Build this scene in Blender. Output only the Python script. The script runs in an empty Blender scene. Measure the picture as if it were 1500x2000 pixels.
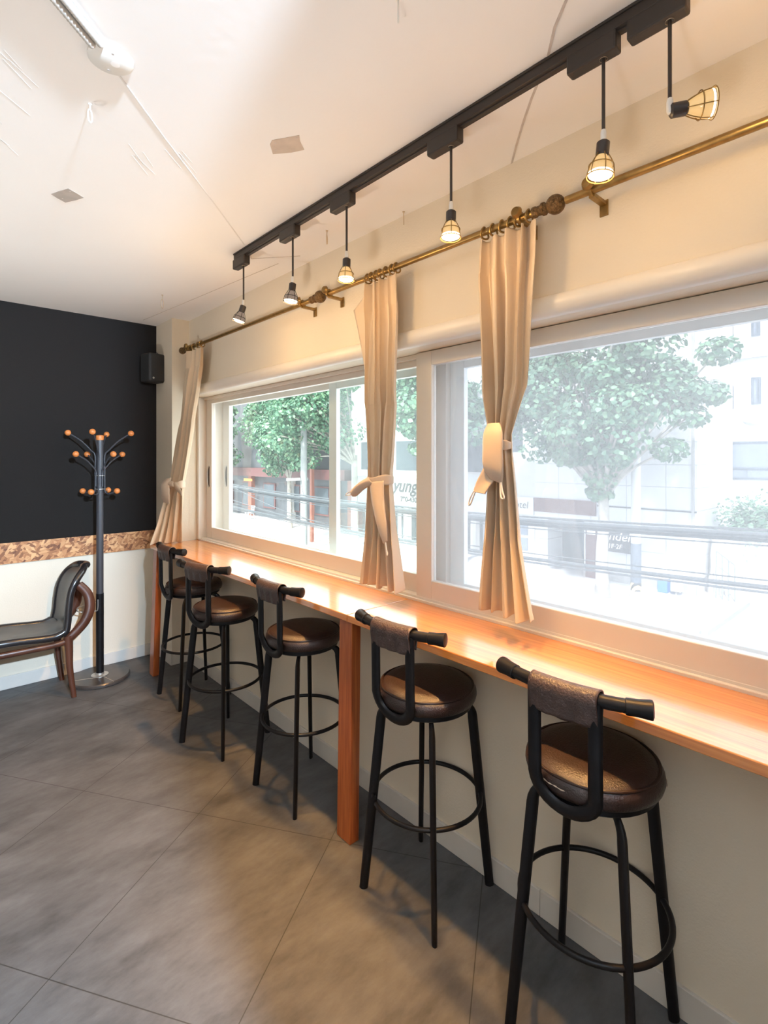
import bpy, bmesh, math, random
from mathutils import Vector, Matrix, Euler, noise as mnoise
random.seed(7)
sc = bpy.context.scene
col = sc.collection
PI = math.pi
R = math.radians

# ------------------------------------------------------------------ materials
MATS = {}
def new_mat(name):
    m = bpy.data.materials.new(name); m.use_nodes = True
    nt = m.node_tree; nt.nodes.clear()
    out = nt.nodes.new('ShaderNodeOutputMaterial')
    MATS[name] = m
    return m, nt, out
def N(nt, t, **kw):
    n = nt.nodes.new(t)
    for k, v in kw.items():
        if k in n.inputs: n.inputs[k].default_value = v
        else: setattr(n, k, v)
    return n
def L(nt, a, ao, b, bi): nt.links.new(a.outputs[ao], b.inputs[bi])
def rgb(r, g, b): return (r, g, b, 1)
def principled(nt, out, base, rough=.5, metal=0, spec=.5, coat=0, coat_rough=.05, coat_ior=1.5, sheen=0):
    p = N(nt, 'ShaderNodeBsdfPrincipled')
    p.inputs['Base Color'].default_value = rgb(*base)
    p.inputs['Roughness'].default_value = rough
    p.inputs['Metallic'].default_value = metal
    p.inputs['Specular IOR Level'].default_value = spec
    p.inputs['Coat Weight'].default_value = coat
    p.inputs['Coat Roughness'].default_value = coat_rough
    p.inputs['Coat IOR'].default_value = coat_ior
    p.inputs['Sheen Weight'].default_value = sheen
    L(nt, p, 'BSDF', out, 'Surface')
    return p
def simple(name, base, rough=.5, metal=0, spec=.5, coat=0, var=.12, vscale=8, bump=0, bscale=60, stretch=(1, 1, 1), **kw):
    m, nt, out = new_mat(name)
    p = principled(nt, out, base, rough, metal, spec, coat, **kw)
    tc = N(nt, 'ShaderNodeTexCoord')
    mp = N(nt, 'ShaderNodeMapping'); mp.inputs['Scale'].default_value = stretch
    L(nt, tc, 'Object', mp, 'Vector')
    if var:
        n = N(nt, 'ShaderNodeTexNoise', Scale=vscale, Detail=4)
        L(nt, mp, 'Vector', n, 'Vector')
        mr = N(nt, 'ShaderNodeMapRange'); mr.inputs[1].default_value = .3; mr.inputs[2].default_value = .7
        mr.inputs[3].default_value = 1 - var; mr.inputs[4].default_value = 1 + var
        L(nt, n, 'Fac', mr, 0)
        mx = N(nt, 'ShaderNodeVectorMath', operation='SCALE'); mx.inputs[0].default_value = base
        L(nt, mr, 0, mx, 'Scale'); L(nt, mx, 0, p, 'Base Color')
    if bump:
        n2 = N(nt, 'ShaderNodeTexNoise', Scale=bscale, Detail=3)
        L(nt, mp, 'Vector', n2, 'Vector')
        b = N(nt, 'ShaderNodeBump', Strength=bump, Distance=.01)
        L(nt, n2, 'Fac', b, 'Height'); L(nt, b, 'Normal', p, 'Normal')
    return m
def emit(name, color, strength):
    m, nt, out = new_mat(name)
    e = N(nt, 'ShaderNodeEmission', Strength=strength); e.inputs[0].default_value = rgb(*color)
    L(nt, e, 0, out, 'Surface'); return m

M_wall = simple('cream_wall', (.75, .67, .55), .75, var=.03, vscale=2, bump=.12, bscale=140)
M_far = simple('warm_brown_paint', (.27, .19, .12), .8, var=.04)
M_ceil = simple('ceiling_paper', (.89, .86, .835), .8, var=.015, vscale=1.5, bump=.06, bscale=30)
M_ceilridge = simple('ceiling_joint', (.78, .745, .71), .8, var=.02)
M_crack = simple('ceiling_crack_filler', (.55, .49, .45), .8, var=.1, vscale=40)
M_black = simple('blackboard_paint', (.0115, .0095, .0085), .8, var=.18, vscale=300, bump=.25, bscale=500, spec=.22)
M_base = simple('baseboard_vinyl', (.66, .62, .57), .5, var=.03)
M_pvc = simple('white_window_plastic', (.78, .73, .67), .35, var=.01)
M_pvcout = simple('outer_window_plastic', (.86, .92, .94), .4, var=.01)
M_trim = simple('rounded_trim_white', (.80, .75, .68), .4, var=.02)
M_blackmetal = simple('black_painted_metal', (.007, .0062, .007), .42, spec=.22, var=.2, vscale=60)
M_track = simple('charcoal_track_metal', (.030, .024, .021), .5, var=.06)
M_lampblack = simple('lamp_socket_black', (.03, .022, .018), .4, var=.05)
M_white = simple('white_plastic', (.78, .76, .72), .4, var=.02)
M_leather = simple('dark_brown_leather', (.026, .0125, .010), .36, spec=.6, var=.2, vscale=30, bump=.25, bscale=220)
M_wrap = simple('brown_leather_wrap', (.055, .032, .027), .42, spec=.6, var=.2, vscale=30, bump=.35, bscale=150)
M_piping = simple('seat_piping', (.028, .014, .011), .35, var=.15)
M_tear = simple('torn_foam', (.55, .47, .38), .9, var=.2, vscale=90)
M_brass = simple('antique_brass', (.33, .21, .075), .36, metal=.85, var=.2, vscale=40)
M_brassdark = simple('carved_brass', (.16, .095, .04), .45, metal=.7, var=.45, vscale=120, bump=.8, bscale=160)
M_curtain = simple('beige_satin', (.64, .50, .35), .42, spec=.45, var=.03, vscale=5, sheen=.25, bump=.05, bscale=300)
M_curtain_in = simple('beige_satin_band', (.60, .475, .36), .45, spec=.4, var=.03, vscale=5, sheen=.2)
M_pole = simple('grey_powder_coat', (.045, .045, .052), .42, var=.06)
M_ball = simple('orange_wood_ball', (.62, .20, .05), .4, var=.15, vscale=30)
M_marble = simple('dark_stone_base', (.055, .045, .04), .3, var=.35, vscale=12)
M_steel = simple('brushed_steel', (.6, .57, .53), .35, metal=.8, var=.05)
M_chairleather = simple('black_chair_leather', (.012, .011, .013), .24, spec=.7, var=.15)
M_chairseat = simple('worn_black_seat', (.045, .042, .040), .3, spec=.6, var=.35, vscale=9)
M_chairwood = simple('dark_walnut', (.075, .026, .014), .35, var=.3, vscale=14, stretch=(1, 1, .2))
M_speaker = simple('speaker_black', (.018, .018, .018), .6, var=.1, bump=.2, bscale=400)
M_conduit = simple('white_conduit', (.50, .47, .43), .5, var=.03)
M_paper = simple('kraft_paper', (.56, .47, .39), .8, var=.1, vscale=18)
M_paper2 = simple('grey_paper', (.42, .375, .335), .8, var=.1, vscale=18)
M_hook = simple('brass_hook', (.62, .5, .36), .4, metal=.5, var=.1)
M_chrome = simple('dull_chrome', (.62, .62, .62), .3, metal=.6, var=.02)
M_cord = simple('white_cord', (.8, .74, .66), .6, var=.02)

def floor_mat():
    m, nt, out = new_mat('grey_stone_vinyl_tiles')
    p = principled(nt, out, (.1, .1, .1), .5, spec=.35)
    geo = N(nt, 'ShaderNodeNewGeometry')
    A, B = (.543, -.84, 0), (.84, .543, 0)
    def coord(v, off, size):
        d = N(nt, 'ShaderNodeVectorMath', operation='DOT_PRODUCT'); d.inputs[1].default_value = v
        L(nt, geo, 'Position', d, 0)
        a = N(nt, 'ShaderNodeMath', operation='SUBTRACT'); a.inputs[1].default_value = off
        L(nt, d, 'Value', a, 0)
        q = N(nt, 'ShaderNodeMath', operation='DIVIDE'); q.inputs[1].default_value = size
        L(nt, a, 0, q, 0)
        w = N(nt, 'ShaderNodeMath', operation='PINGPONG'); w.inputs[1].default_value = .5
        L(nt, q, 0, w, 0)
        s = N(nt, 'ShaderNodeMath', operation='MULTIPLY'); s.inputs[1].default_value = size
        L(nt, w, 0, s, 0)
        return s, q
    s1, q1 = coord(A, -.795, .65)
    s2, q2 = coord(B, 2.12, .795)
    mn = N(nt, 'ShaderNodeMath', operation='MINIMUM'); L(nt, s1, 0, mn, 0); L(nt, s2, 0, mn, 1)
    g = N(nt, 'ShaderNodeMath', operation='LESS_THAN'); g.inputs[1].default_value = .0017
    L(nt, mn, 0, g, 0)
    mp = N(nt, 'ShaderNodeMapping'); mp.inputs['Rotation'].default_value = (0, 0, R(-20)); mp.inputs['Scale'].default_value = (1, 2.2, 1)
    L(nt, geo, 'Position', mp, 'Vector')
    n1 = N(nt, 'ShaderNodeTexNoise', Scale=2.6, Detail=8, Roughness=.62); L(nt, mp, 'Vector', n1, 'Vector')
    n2 = N(nt, 'ShaderNodeTexNoise', Scale=11, Detail=6, Roughness=.7); L(nt, mp, 'Vector', n2, 'Vector')
    ad = N(nt, 'ShaderNodeMath', operation='MULTIPLY_ADD'); ad.inputs[1].default_value = .45
    L(nt, n2, 'Fac', ad, 0); L(nt, n1, 'Fac', ad, 2)
    cr = N(nt, 'ShaderNodeValToRGB')
    cr.color_ramp.elements[0].position = .5; cr.color_ramp.elements[0].color = rgb(.047, .046, .046)
    cr.color_ramp.elements[1].position = .95; cr.color_ramp.elements[1].color = rgb(.118, .116, .117)
    L(nt, ad, 0, cr, 0)
    mx = N(nt, 'ShaderNodeMix', data_type='RGBA'); mx.inputs[7].default_value = rgb(.03, .027, .025)
    L(nt, g, 0, mx, 0); L(nt, cr, 0, mx, 6); L(nt, mx, 2, p, 'Base Color')
    b = N(nt, 'ShaderNodeBump', Strength=.12, Distance=.004)
    L(nt, n2, 'Fac', b, 'Height'); L(nt, b, 'Normal', p, 'Normal')
    return m
M_floor = floor_mat()

def wood_mat(name, c1, c2, c3, axis_scale, rough=.4, coat=0, coat_ior=1.5, coat_rough=.08, scale=3, spec=.5):
    m, nt, out = new_mat(name)
    p = principled(nt, out, c1, rough, spec=spec, coat=coat, coat_rough=coat_rough, coat_ior=coat_ior)
    geo = N(nt, 'ShaderNodeNewGeometry')
    mp = N(nt, 'ShaderNodeMapping'); mp.inputs['Scale'].default_value = axis_scale
    L(nt, geo, 'Position', mp, 'Vector')
    n1 = N(nt, 'ShaderNodeTexNoise', Scale=scale, Detail=7, Roughness=.6, Distortion=.4); L(nt, mp, 'Vector', n1, 'Vector')
    cr = N(nt, 'ShaderNodeValToRGB'); e = cr.color_ramp.elements
    e[0].position = .32; e[0].color = rgb(*c2); e[1].position = .68; e[1].color = rgb(*c3)
    k = e.new(.5); k.color = rgb(*c1)
    L(nt, n1, 'Fac', cr, 0); L(nt, cr, 0, p, 'Base Color')
    return m
M_counter = wood_mat('varnished_orange_wood', (.62, .215, .035), (.50, .15, .02), (.72, .29, .06), (22, .8, 22), .35, 1, 1.95, .12, spec=.5)
M_counteredge = wood_mat('counter_edge_wood', (.42, .13, .05), (.34, .09, .03), (.5, .17, .07), (22, .8, 22), .4)
M_legwood = wood_mat('reddish_leg_wood', (.36, .085, .02), (.26, .05, .012), (.46, .13, .035), (30, 30, 1.2), .35, .3)

def osb_mat():
    m, nt, out = new_mat('strand_board')
    p = principled(nt, out, (.5, .3, .15), .55)
    geo = N(nt, 'ShaderNodeNewGeometry')
    prev = None
    for i, (ang, sc_) in enumerate(((12, (16, 1, 70)), (-35, (22, 1, 60)), (60, (26, 1, 62)))):
        mp0 = N(nt, 'ShaderNodeMapping'); mp0.inputs['Rotation'].default_value = (0, R(ang), 0)
        L(nt, geo, 'Position', mp0, 'Vector')
        mp = N(nt, 'ShaderNodeMapping'); mp.inputs['Scale'].default_value = sc_
        L(nt, mp0, 'Vector', mp, 'Vector')
        v = N(nt, 'ShaderNodeTexVoronoi', Scale=1.0); L(nt, mp, 'Vector', v, 'Vector')
        sp = N(nt, 'ShaderNodeSeparateColor'); L(nt, v, 'Color', sp, 0)
        cr = N(nt, 'ShaderNodeValToRGB'); e = cr.color_ramp.elements
        e[0].color = rgb(.15, .05, .02); e[1].color = rgb(.74, .42, .20)
        k = e.new(.45); k.color = rgb(.47, .20, .08)
        L(nt, sp, 0, cr, 0)
        if prev is None: prev = (cr, 0)
        else:
            th = N(nt, 'ShaderNodeMath', operation='GREATER_THAN'); th.inputs[1].default_value = .52
            L(nt, sp, 1, th, 0)
            mx = N(nt, 'ShaderNodeMix', data_type='RGBA')
            L(nt, th, 0, mx, 0); nt.links.new(prev[0].outputs[prev[1]], mx.inputs[6]); L(nt, cr, 0, mx, 7)
            prev = (mx, 2)
    nt.links.new(prev[0].outputs[prev[1]], p.inputs['Base Color'])
    return m
M_osb = osb_mat()

def glass_mat(name, haze, tint=(.97, 1, .99), gloss=.05, scale=1.6):
    """dusty window glass: clear transmission, a dusty scattering film and a faint mirror reflection"""
    m, nt, out = new_mat(name)
    tr = N(nt, 'ShaderNodeBsdfTransparent'); tr.inputs[0].default_value = rgb(*tint)
    tl = N(nt, 'ShaderNodeBsdfTranslucent'); tl.inputs[0].default_value = rgb(.96, .98, 1)
    geo = N(nt, 'ShaderNodeNewGeometry')
    n = N(nt, 'ShaderNodeTexNoise', Scale=scale, Detail=5, Roughness=.6); L(nt, geo, 'Position', n, 'Vector')
    mr = N(nt, 'ShaderNodeMapRange'); mr.inputs[1].default_value = .3; mr.inputs[2].default_value = .7
    mr.inputs[3].default_value = haze * .82; mr.inputs[4].default_value = haze * 1.18
    L(nt, n, 'Fac', mr, 0)
    mx = N(nt, 'ShaderNodeMixShader'); L(nt, mr, 0, mx, 0); L(nt, tr, 0, mx, 1); L(nt, tl, 0, mx, 2)
    gl = N(nt, 'ShaderNodeBsdfGlossy'); gl.inputs['Roughness'].default_value = .01
    mx2 = N(nt, 'ShaderNodeMixShader'); mx2.inputs[0].default_value = gloss
    L(nt, mx, 0, mx2, 1); L(nt, gl, 0, mx2, 2); L(nt, mx2, 0, out, 'Surface')
    return m
M_glass_clear = glass_mat('clear_window_glass', .028)
M_glass_dusty = glass_mat('dusty_window_glass', .07)
M_glass_film = glass_mat('hazy_window_glass', .132, (.85, .855, .87))
M_glass_outer = glass_mat('outer_dusty_glass', .035, (.88, .89, .91))
def bulb_glass():
    m, nt, out = new_mat('amber_reflector_glass')
    e = N(nt, 'ShaderNodeEmission', Strength=1.3); e.inputs[0].default_value = rgb(1, .62, .22)
    p = N(nt, 'ShaderNodeBsdfPrincipled'); p.inputs['Base Color'].default_value = rgb(.8, .6, .4); p.inputs['Roughness'].default_value = .15
    mx = N(nt, 'ShaderNodeMixShader'); mx.inputs[0].default_value = .5
    L(nt, p, 0, mx, 1); L(nt, e, 0, mx, 2); L(nt, mx, 0, out, 'Surface'); return m
M_bulb = bulb_glass()
M_glow = emit('lit_bulb_face', (1, .86, .58), 9)
M_dimbulb = emit('dim_bulb_glass', (.55, .4, .3), .55)

# ------------------------------------------------------------------ mesh helpers
class MB:
    def __init__(self): self.bm = bmesh.new()
    def box(self, lo, hi, rot=None, pivot=None):
        lo, hi = Vector(lo), Vector(hi); c = (lo + hi) / 2; s = hi - lo
        mat = Matrix.Translation(c) @ Matrix.Diagonal((*s, 1))
        if rot:
            pv = Vector(pivot) if pivot else c
            mat = Matrix.Translation(pv) @ Euler(rot).to_matrix().to_4x4() @ Matrix.Translation(-pv) @ mat
        bmesh.ops.create_cube(self.bm, size=1, matrix=mat); return self
    def sphere(self, c, r, seg=20, scale=(1, 1, 1)):
        bmesh.ops.create_uvsphere(self.bm, u_segments=seg, v_segments=max(8, seg // 2), radius=r,
            matrix=Matrix.Translation(c) @ Matrix.Diagonal((*scale, 1))); return self
    def tube(self, pts, r, seg=12, closed=False, flat=None, caps=True):
        pts = [Vector(p) for p in pts]; n = len(pts)
        rs = r if isinstance(r, (list, tuple)) else [r] * n
        rings = []; up = None
        for i, p in enumerate(pts):
            if closed: t = pts[(i + 1) % n] - pts[i - 1]
            else: t = pts[min(i + 1, n - 1)] - pts[max(i - 1, 0)]
            t.normalize()
            if up is None:
                up = Vector((0, 0, 1)) if abs(t.z) < .9 else Vector((1, 0, 0))
                up = (up - t * up.dot(t)).normalized()
            else:
                up = up - t * up.dot(t)
                up = up.normalized() if up.length > 1e-6 else t.orthogonal().normalized()
            sd = t.cross(up)
            f = flat if flat else 1
            rings.append([self.bm.verts.new(p + up * (math.cos(a) * rs[i]) + sd * (math.sin(a) * rs[i] * f))
                          for a in (2 * PI * k / seg for k in range(seg))])
        m = n if closed else n - 1
        for i in range(m):
            a, b = rings[i], rings[(i + 1) % n]
            for k in range(seg):
                try: self.bm.faces.new((a[k], a[(k + 1) % seg], b[(k + 1) % seg], b[k]))
                except ValueError: pass
        if caps and not closed:
            self.bm.faces.new(rings[0][::-1]); self.bm.faces.new(rings[-1])
        return self
    def lathe(self, prof, c=(0, 0, 0), axis=(0, 0, 1), seg=32):
        """prof: list of (radius, height along axis)"""
        ax = Vector(axis).normalized(); q = Vector((0, 0, 1)).rotation_difference(ax).to_matrix()
        c = Vector(c); rings = []
        for r, h in prof:
            if r < 1e-5: rings.append([self.bm.verts.new(c + q @ Vector((0, 0, h)))])
            else: rings.append([self.bm.verts.new(c + q @ Vector((r * math.cos(2 * PI * k / seg), r * math.sin(2 * PI * k / seg), h))) for k in range(seg)])
        for a, b in zip(rings, rings[1:]):
            for k in range(seg):
                k2 = (k + 1) % seg
                if len(a) == 1 and len(b) == 1: continue
                if len(a) == 1: f = (a[0], b[k], b[k2])
                elif len(b) == 1: f = (a[k], a[k2], b[0])
                else: f = (a[k], a[k2], b[k2], b[k])
                try: self.bm.faces.new(f)
                except ValueError: pass
        return self
    def prism(self, poly, vec):
        """closed polygon of 3D points extruded along vec"""
        a = [self.bm.verts.new(p) for p in poly]; v = Vector(vec)
        b = [self.bm.verts.new(Vector(p) + v) for p in poly]
        self.bm.faces.new(a[::-1]); self.bm.faces.new(b)
        n = len(a)
        for i in range(n): self.bm.faces.new((a[i], a[(i + 1) % n], b[(i + 1) % n], b[i]))
        return self
    def grid(self, fn, nu, nv):
        vs = [[self.bm.verts.new(fn(i / nu, j / nv)) for i in range(nu + 1)] for j in range(nv + 1)]
        for j in range(nv):
            for i in range(nu):
                self.bm.faces.new((vs[j][i], vs[j][i + 1], vs[j + 1][i + 1], vs[j + 1][i]))
        return self
    def build(self, name, mat, parent=None, smooth=True, bevel=0, solid=0, segs=2, sub=0):
        bmesh.ops.recalc_face_normals(self.bm, faces=self.bm.faces)
        me = bpy.data.meshes.new(name); self.bm.to_mesh(me); self.bm.free()
        me.materials.append(mat)
        if smooth:
            for p in me.polygons: p.use_smooth = True
            try: me.set_sharp_from_angle(angle=R(40))
            except Exception: pass
        o = bpy.data.objects.new(name, me); col.objects.link(o)
        if parent: o.parent = parent
        if solid:
            s = o.modifiers.new('s', 'SOLIDIFY'); s.thickness = solid; s.offset = 0
        if bevel:
            b = o.modifiers.new('b', 'BEVEL'); b.width = bevel; b.segments = segs; b.limit_method = 'ANGLE'
        if sub:
            b = o.modifiers.new('u', 'SUBSURF'); b.levels = sub; b.render_levels = sub
        return o
def tag(o, label=None, cat=None, group=None, kind=None):
    if label: o['label'] = label
    if cat: o['category'] = cat
    if group: o['group'] = group
    if kind: o['kind'] = kind
    return o
def empty(name, loc, rz=0):
    o = bpy.data.objects.new(name, None); col.objects.link(o); o.location = loc; o.rotation_euler = (0, 0, rz)
    o.empty_display_size = .1
    return o
def kids(o): return [c for c in bpy.data.objects if c.parent == o]
def copy_tree(o, parent=None):
    c = o.copy(); col.objects.link(c)
    c.parent = parent
    for ch in kids(o): copy_tree(ch, c)
    return c
def struct(mb, name, mat, parent=None, **kw):
    o = mb.build(name, mat, parent, **kw)
    if not parent: o['kind'] = 'structure'
    return o
def bez(pts, n=8):
    """Catmull-Rom through pts"""
    P = [Vector(p) for p in pts]; out = []
    for i in range(len(P) - 1):
        p0 = P[max(i - 1, 0)]; p1 = P[i]; p2 = P[i + 1]; p3 = P[min(i + 2, len(P) - 1)]
        for k in range(n):
            t = k / n
            out.append(.5 * ((2 * p1) + (p2 - p0) * t + (2 * p0 - 5 * p1 + 4 * p2 - p3) * t * t + (3 * p1 - p0 - 3 * p2 + p3) * t ** 3))
    out.append(P[-1]); return out
def text_mesh(s, size, name, mat, M, parent=None, shear=0, ext=.004, bold=0):
    cu = bpy.data.curves.new(name, 'FONT'); cu.body = s; cu.size = size; cu.extrude = ext; cu.shear = shear; cu.offset = bold
    cu.align_x = 'CENTER'; cu.align_y = 'CENTER'
    t = bpy.data.objects.new(name, cu); col.objects.link(t)
    bpy.context.view_layer.update()
    me = bpy.data.meshes.new_from_object(t.evaluated_get(bpy.context.evaluated_depsgraph_get()))
    bpy.data.objects.remove(t); bpy.data.curves.remove(cu)
    me.transform(M); me.materials.clear(); me.materials.append(mat)
    o = bpy.data.objects.new(name, me); col.objects.link(o)
    if parent: o.parent = parent
    return o
def facing_room(loc):     # text on a wall across the street, read from the room
    return Matrix(((0, 0, -1, loc[0]), (-1, 0, 0, loc[1]), (0, 1, 0, loc[2]), (0, 0, 0, 1)))

# ------------------------------------------------------------------ room shell
CZ = 2.77; WX = 1.69; BY = 4.57; LX = -3.0; RY = -4.0
struct(MB().box((LX - .2, RY - .2, -.12), (2.0, BY + .2, 0)), 'floor', M_floor, smooth=False)
struct(MB().box((LX - .2, RY - .2, CZ), (2.05, BY + .2, CZ + .25)), 'ceiling', M_ceil, smooth=False)
struct(MB().box((LX - .2, BY, 0), (WX + .36, BY + .2, CZ)), 'wall_back', M_wall, smooth=False)
struct(MB().box((LX - .2, RY, 0), (LX, BY, CZ)), 'wall_left', M_far, smooth=False)
struct(MB().box((LX - .2, RY - .2, 0), (WX + .36, RY, CZ)), 'wall_rear', M_far, smooth=False)
w = MB().box((WX, -.75, 0), (2.05, 4.21, .949)).box((WX, -.75, 2.15), (2.05, 4.21, CZ)).box((WX, RY, 0), (2.05, -.75, CZ)).box((WX, 4.21, 0), (2.05, BY, CZ))
struct(w, 'wall_window', M_wall, smooth=False)
struct(MB().box((1.553, 4.21, 0), (WX + .001, BY, CZ)), 'wall_pillar', M_wall, smooth=False)
struct(MB().box((.37, -.62, 0), (WX, -.5, CZ)), 'unseen_partition', M_far, smooth=False)  # unseen; added so its edge cuts off the cool lamp's light
# black painted board and strand board strip on the back wall
struct(MB().box((LX, BY - .006, 1.045), (1.553, BY + .001, CZ)), 'wall_black_panel', M_black, smooth=False)
struct(MB().box((LX, BY - .014, .895), (1.553, BY + .001, 1.045)), 'trim_1', M_osb, smooth=False)
# rounded trim under the upper wall
prof = [Vector((WX + .001, 0, 2.150))] + [Vector((WX - .034 * math.sin(a), 0, 2.190 - .040 * math.cos(a))) for a in (PI * k / 12 for k in range(13))] + [Vector((WX + .001, 0, 2.23))]
struct(MB().prism([(p.x, -.75, p.z) for p in prof], (0, 4.96, 0)), 'trim_2', M_trim)
# baseboards
struct(MB().box((LX, BY - .012, 0), (1.553, BY + .001, .093)), 'baseboard_back', M_base, smooth=False, bevel=.003)
b = MB().box((WX - .012, -.75, 0), (WX + .001, 1.005, .093)).box((WX - .012, 1.0065, 0), (WX + .001, 2.9, .093)).box((WX - .012, 2.9015, 0), (WX + .001, 4.198, .093))
struct(b, 'baseboard_window', M_base, smooth=False, bevel=.002)
struct(MB().box((1.541, 4.198, 0), (1.554, BY - .012, .093)).box((1.5545, 4.198, 0), (WX - .012, 4.211, .093)), 'baseboard_pillar', M_base, smooth=False, bevel=.002)
# ceiling joints
def strip(p, q, wd, th, z=CZ):
    p, q = Vector((*p, z)), Vector((*q, z)); d = (q - p).normalized(); n = Vector((-d.y, d.x, 0)) * wd / 2
    mid = [p - n, p + n, q + n, q - n]
    return [v for v in mid], Vector((0, 0, -th))
mb = MB()
for a_, b_ in (((.43, 1.62), (.66, 1.86)), ((.66, 1.86), (.98, 2.18)), ((.98, 2.18), (1.30, 2.51))):
    pl, v = strip(a_, b_, .006, .002); mb.prism(pl, v)
struct(mb, 'trim_3', M_ceilridge, smooth=False, bevel=.0008)
mb = MB()
ptsc = [(1.17, .62), (1.24, .70), (1.33, .775), (1.43, .885), (1.52, .975), (1.61, 1.06), (1.70, 1.14)]
for a_, b_ in zip(ptsc, ptsc[1:]):
    pl, v = strip(a_, b_, .007, .002); mb.prism(pl, v)
struct(mb, 'trim_4', M_crack, smooth=False)
mb = MB()
for a_, b_ in (((1.36, 2.56), (1.42, 2.66)), ((1.42, 2.66), (1.60, 2.44)), ((1.405, 4.43), (1.57, 2.62))):
    pl, v = strip(a_, b_, .004, .0015); mb.prism(pl, v)
struct(mb, 'trim_5', M_crack, smooth=False)
# paper wrinkles on the ceiling
mb = MB()
random.seed(3)
for (x, y, n_, ln) in ((.70, 1.92, 5, .16), (.62, 2.02, 4, .14), (.16, 1.75, 4, .12), (.13, 1.98, 4, .16), (.24, 2.25, 3, .12)):
    for k in range(n_):
        ang = R(46 + random.uniform(-6, 6)); l2 = ln * random.uniform(.5, 1)
        ox, oy = random.uniform(-.05, .05), random.uniform(-.05, .05)
        p = (x + ox, y + oy); q = (x + ox + math.cos(ang) * l2, y + oy + math.sin(ang) * l2)
        pl, v = strip(p, q, random.uniform(.002, .004), .0006); mb.prism(pl, v)
struct(mb, 'trim_6', M_ceilridge, smooth=False)

# ------------------------------------------------------------------ windows
def frame_box(mb, x0, x1, y0, y1, z0, z1, st, rt, rb, st2=None):
    st2 = st if st2 is None else st2
    mb.box((x0, y0, z0), (x1, y0 + st, z1)); mb.box((x0, y1 - st2, z0), (x1, y1, z1))
    mb.box((x0, y0 + st, z1 - rt), (x1, y1 - st2, z1)); mb.box((x0, y0 + st, z0), (x1, y1 - st2, z0 + rb))
    return mb
# fixed frame set in the opening
fx = MB().box((1.755, 4.175, .982), (2.02, 4.209, 2.149)).box((1.80, -.74, 2.128), (2.02, 4.175, 2.149)).box((1.779, -.74, .95), (2.02, 4.175, 1.000)).box((1.762, -.74, .951), (1.7785, 4.175, .990))
fx.box((1.90, 1.64, 1.0), (2.02, 1.76, 2.128))
struct(fx, 'window_1', M_pvc, smooth=False, bevel=.002)
# left inner sash
s = frame_box(MB(), 1.82, 1.852, 1.66, 4.172, 1.000, 2.140, .085, .045, .088, .10)
wl = struct(s, 'window_2', M_pvc, smooth=False, bevel=.003)
struct(MB().box((1.834, 1.745, 1.088), (1.838, 4.072, 2.095)), 'pane', M_glass_clear, wl, smooth=False)
def handle(x, y, z, parent, h=.17):
    mb = MB()
    pts = [(x - .004, y + .016 * math.cos(a) - .008 + .001, z + h / 2 * math.sin(a)) for a in (PI / 2 - PI * k / 14 for k in range(15))]
    mb.tube([(x - .006, y - .004 + .026 * math.cos(a), z + h / 2 * math.sin(a)) for a in (-PI / 2 + PI * k / 16 for k in range(17))], .005, 8)
    o = mb.build('handle', M_chrome, parent)
    poly = [(x - .003, y - .004 + .023 * math.cos(a), z + h / 2 * math.sin(a)) for a in (-PI / 2 + PI * k / 16 for k in range(17))]
    MB().prism(poly, (.0035, 0, 0)).build('recess', M_lampblack, o, smooth=False)
handle(1.82, 4.115, 1.50, wl)
# right inner sash, in front
s = frame_box(MB(), 1.78, 1.815, -.70, 1.722, .992, 2.147, .095, .066, .092, .097)
wr = struct(s, 'window_3', M_pvc, smooth=False, bevel=.003)
struct(MB().box((1.796, -.605, 1.084), (1.80, 1.625, 2.081)), 'pane', M_glass_film, wr, smooth=False)
# outer windows
s = frame_box(MB(), 1.93, 1.96, 1.76, 2.62, 1.0, 2.125, .07, .05, .06, .075)
wo = struct(s, 'window_4', M_pvcout, smooth=False, bevel=.003)
struct(MB().box((1.943, 1.83, 1.06), (1.947, 2.545, 2.075)), 'pane', M_glass_dusty, wo, smooth=False)
s = MB().box((1.965, 4.06, 1.0), (2.0, 4.175, 2.125)).box((1.965, 1.76, 2.085), (2.0, 4.06, 2.125)).box((1.965, 1.76, 1.0), (2.0, 4.06, 1.06))
wo2 = struct(s, 'window_5', M_pvc, smooth=False, bevel=.003)
handle(1.965, 4.10, 1.50, wo2)
s = frame_box(MB(), 1.93, 1.96, -.70, 1.64, 1.0, 2.125, .07, .05, .06, .085)
wo3 = struct(s, 'window_6', M_pvcout, smooth=False, bevel=.003)
struct(MB().box((1.943, -.63, 1.06), (1.947, 1.555, 2.075)), 'pane', M_glass_outer, wo3, smooth=False)

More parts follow.
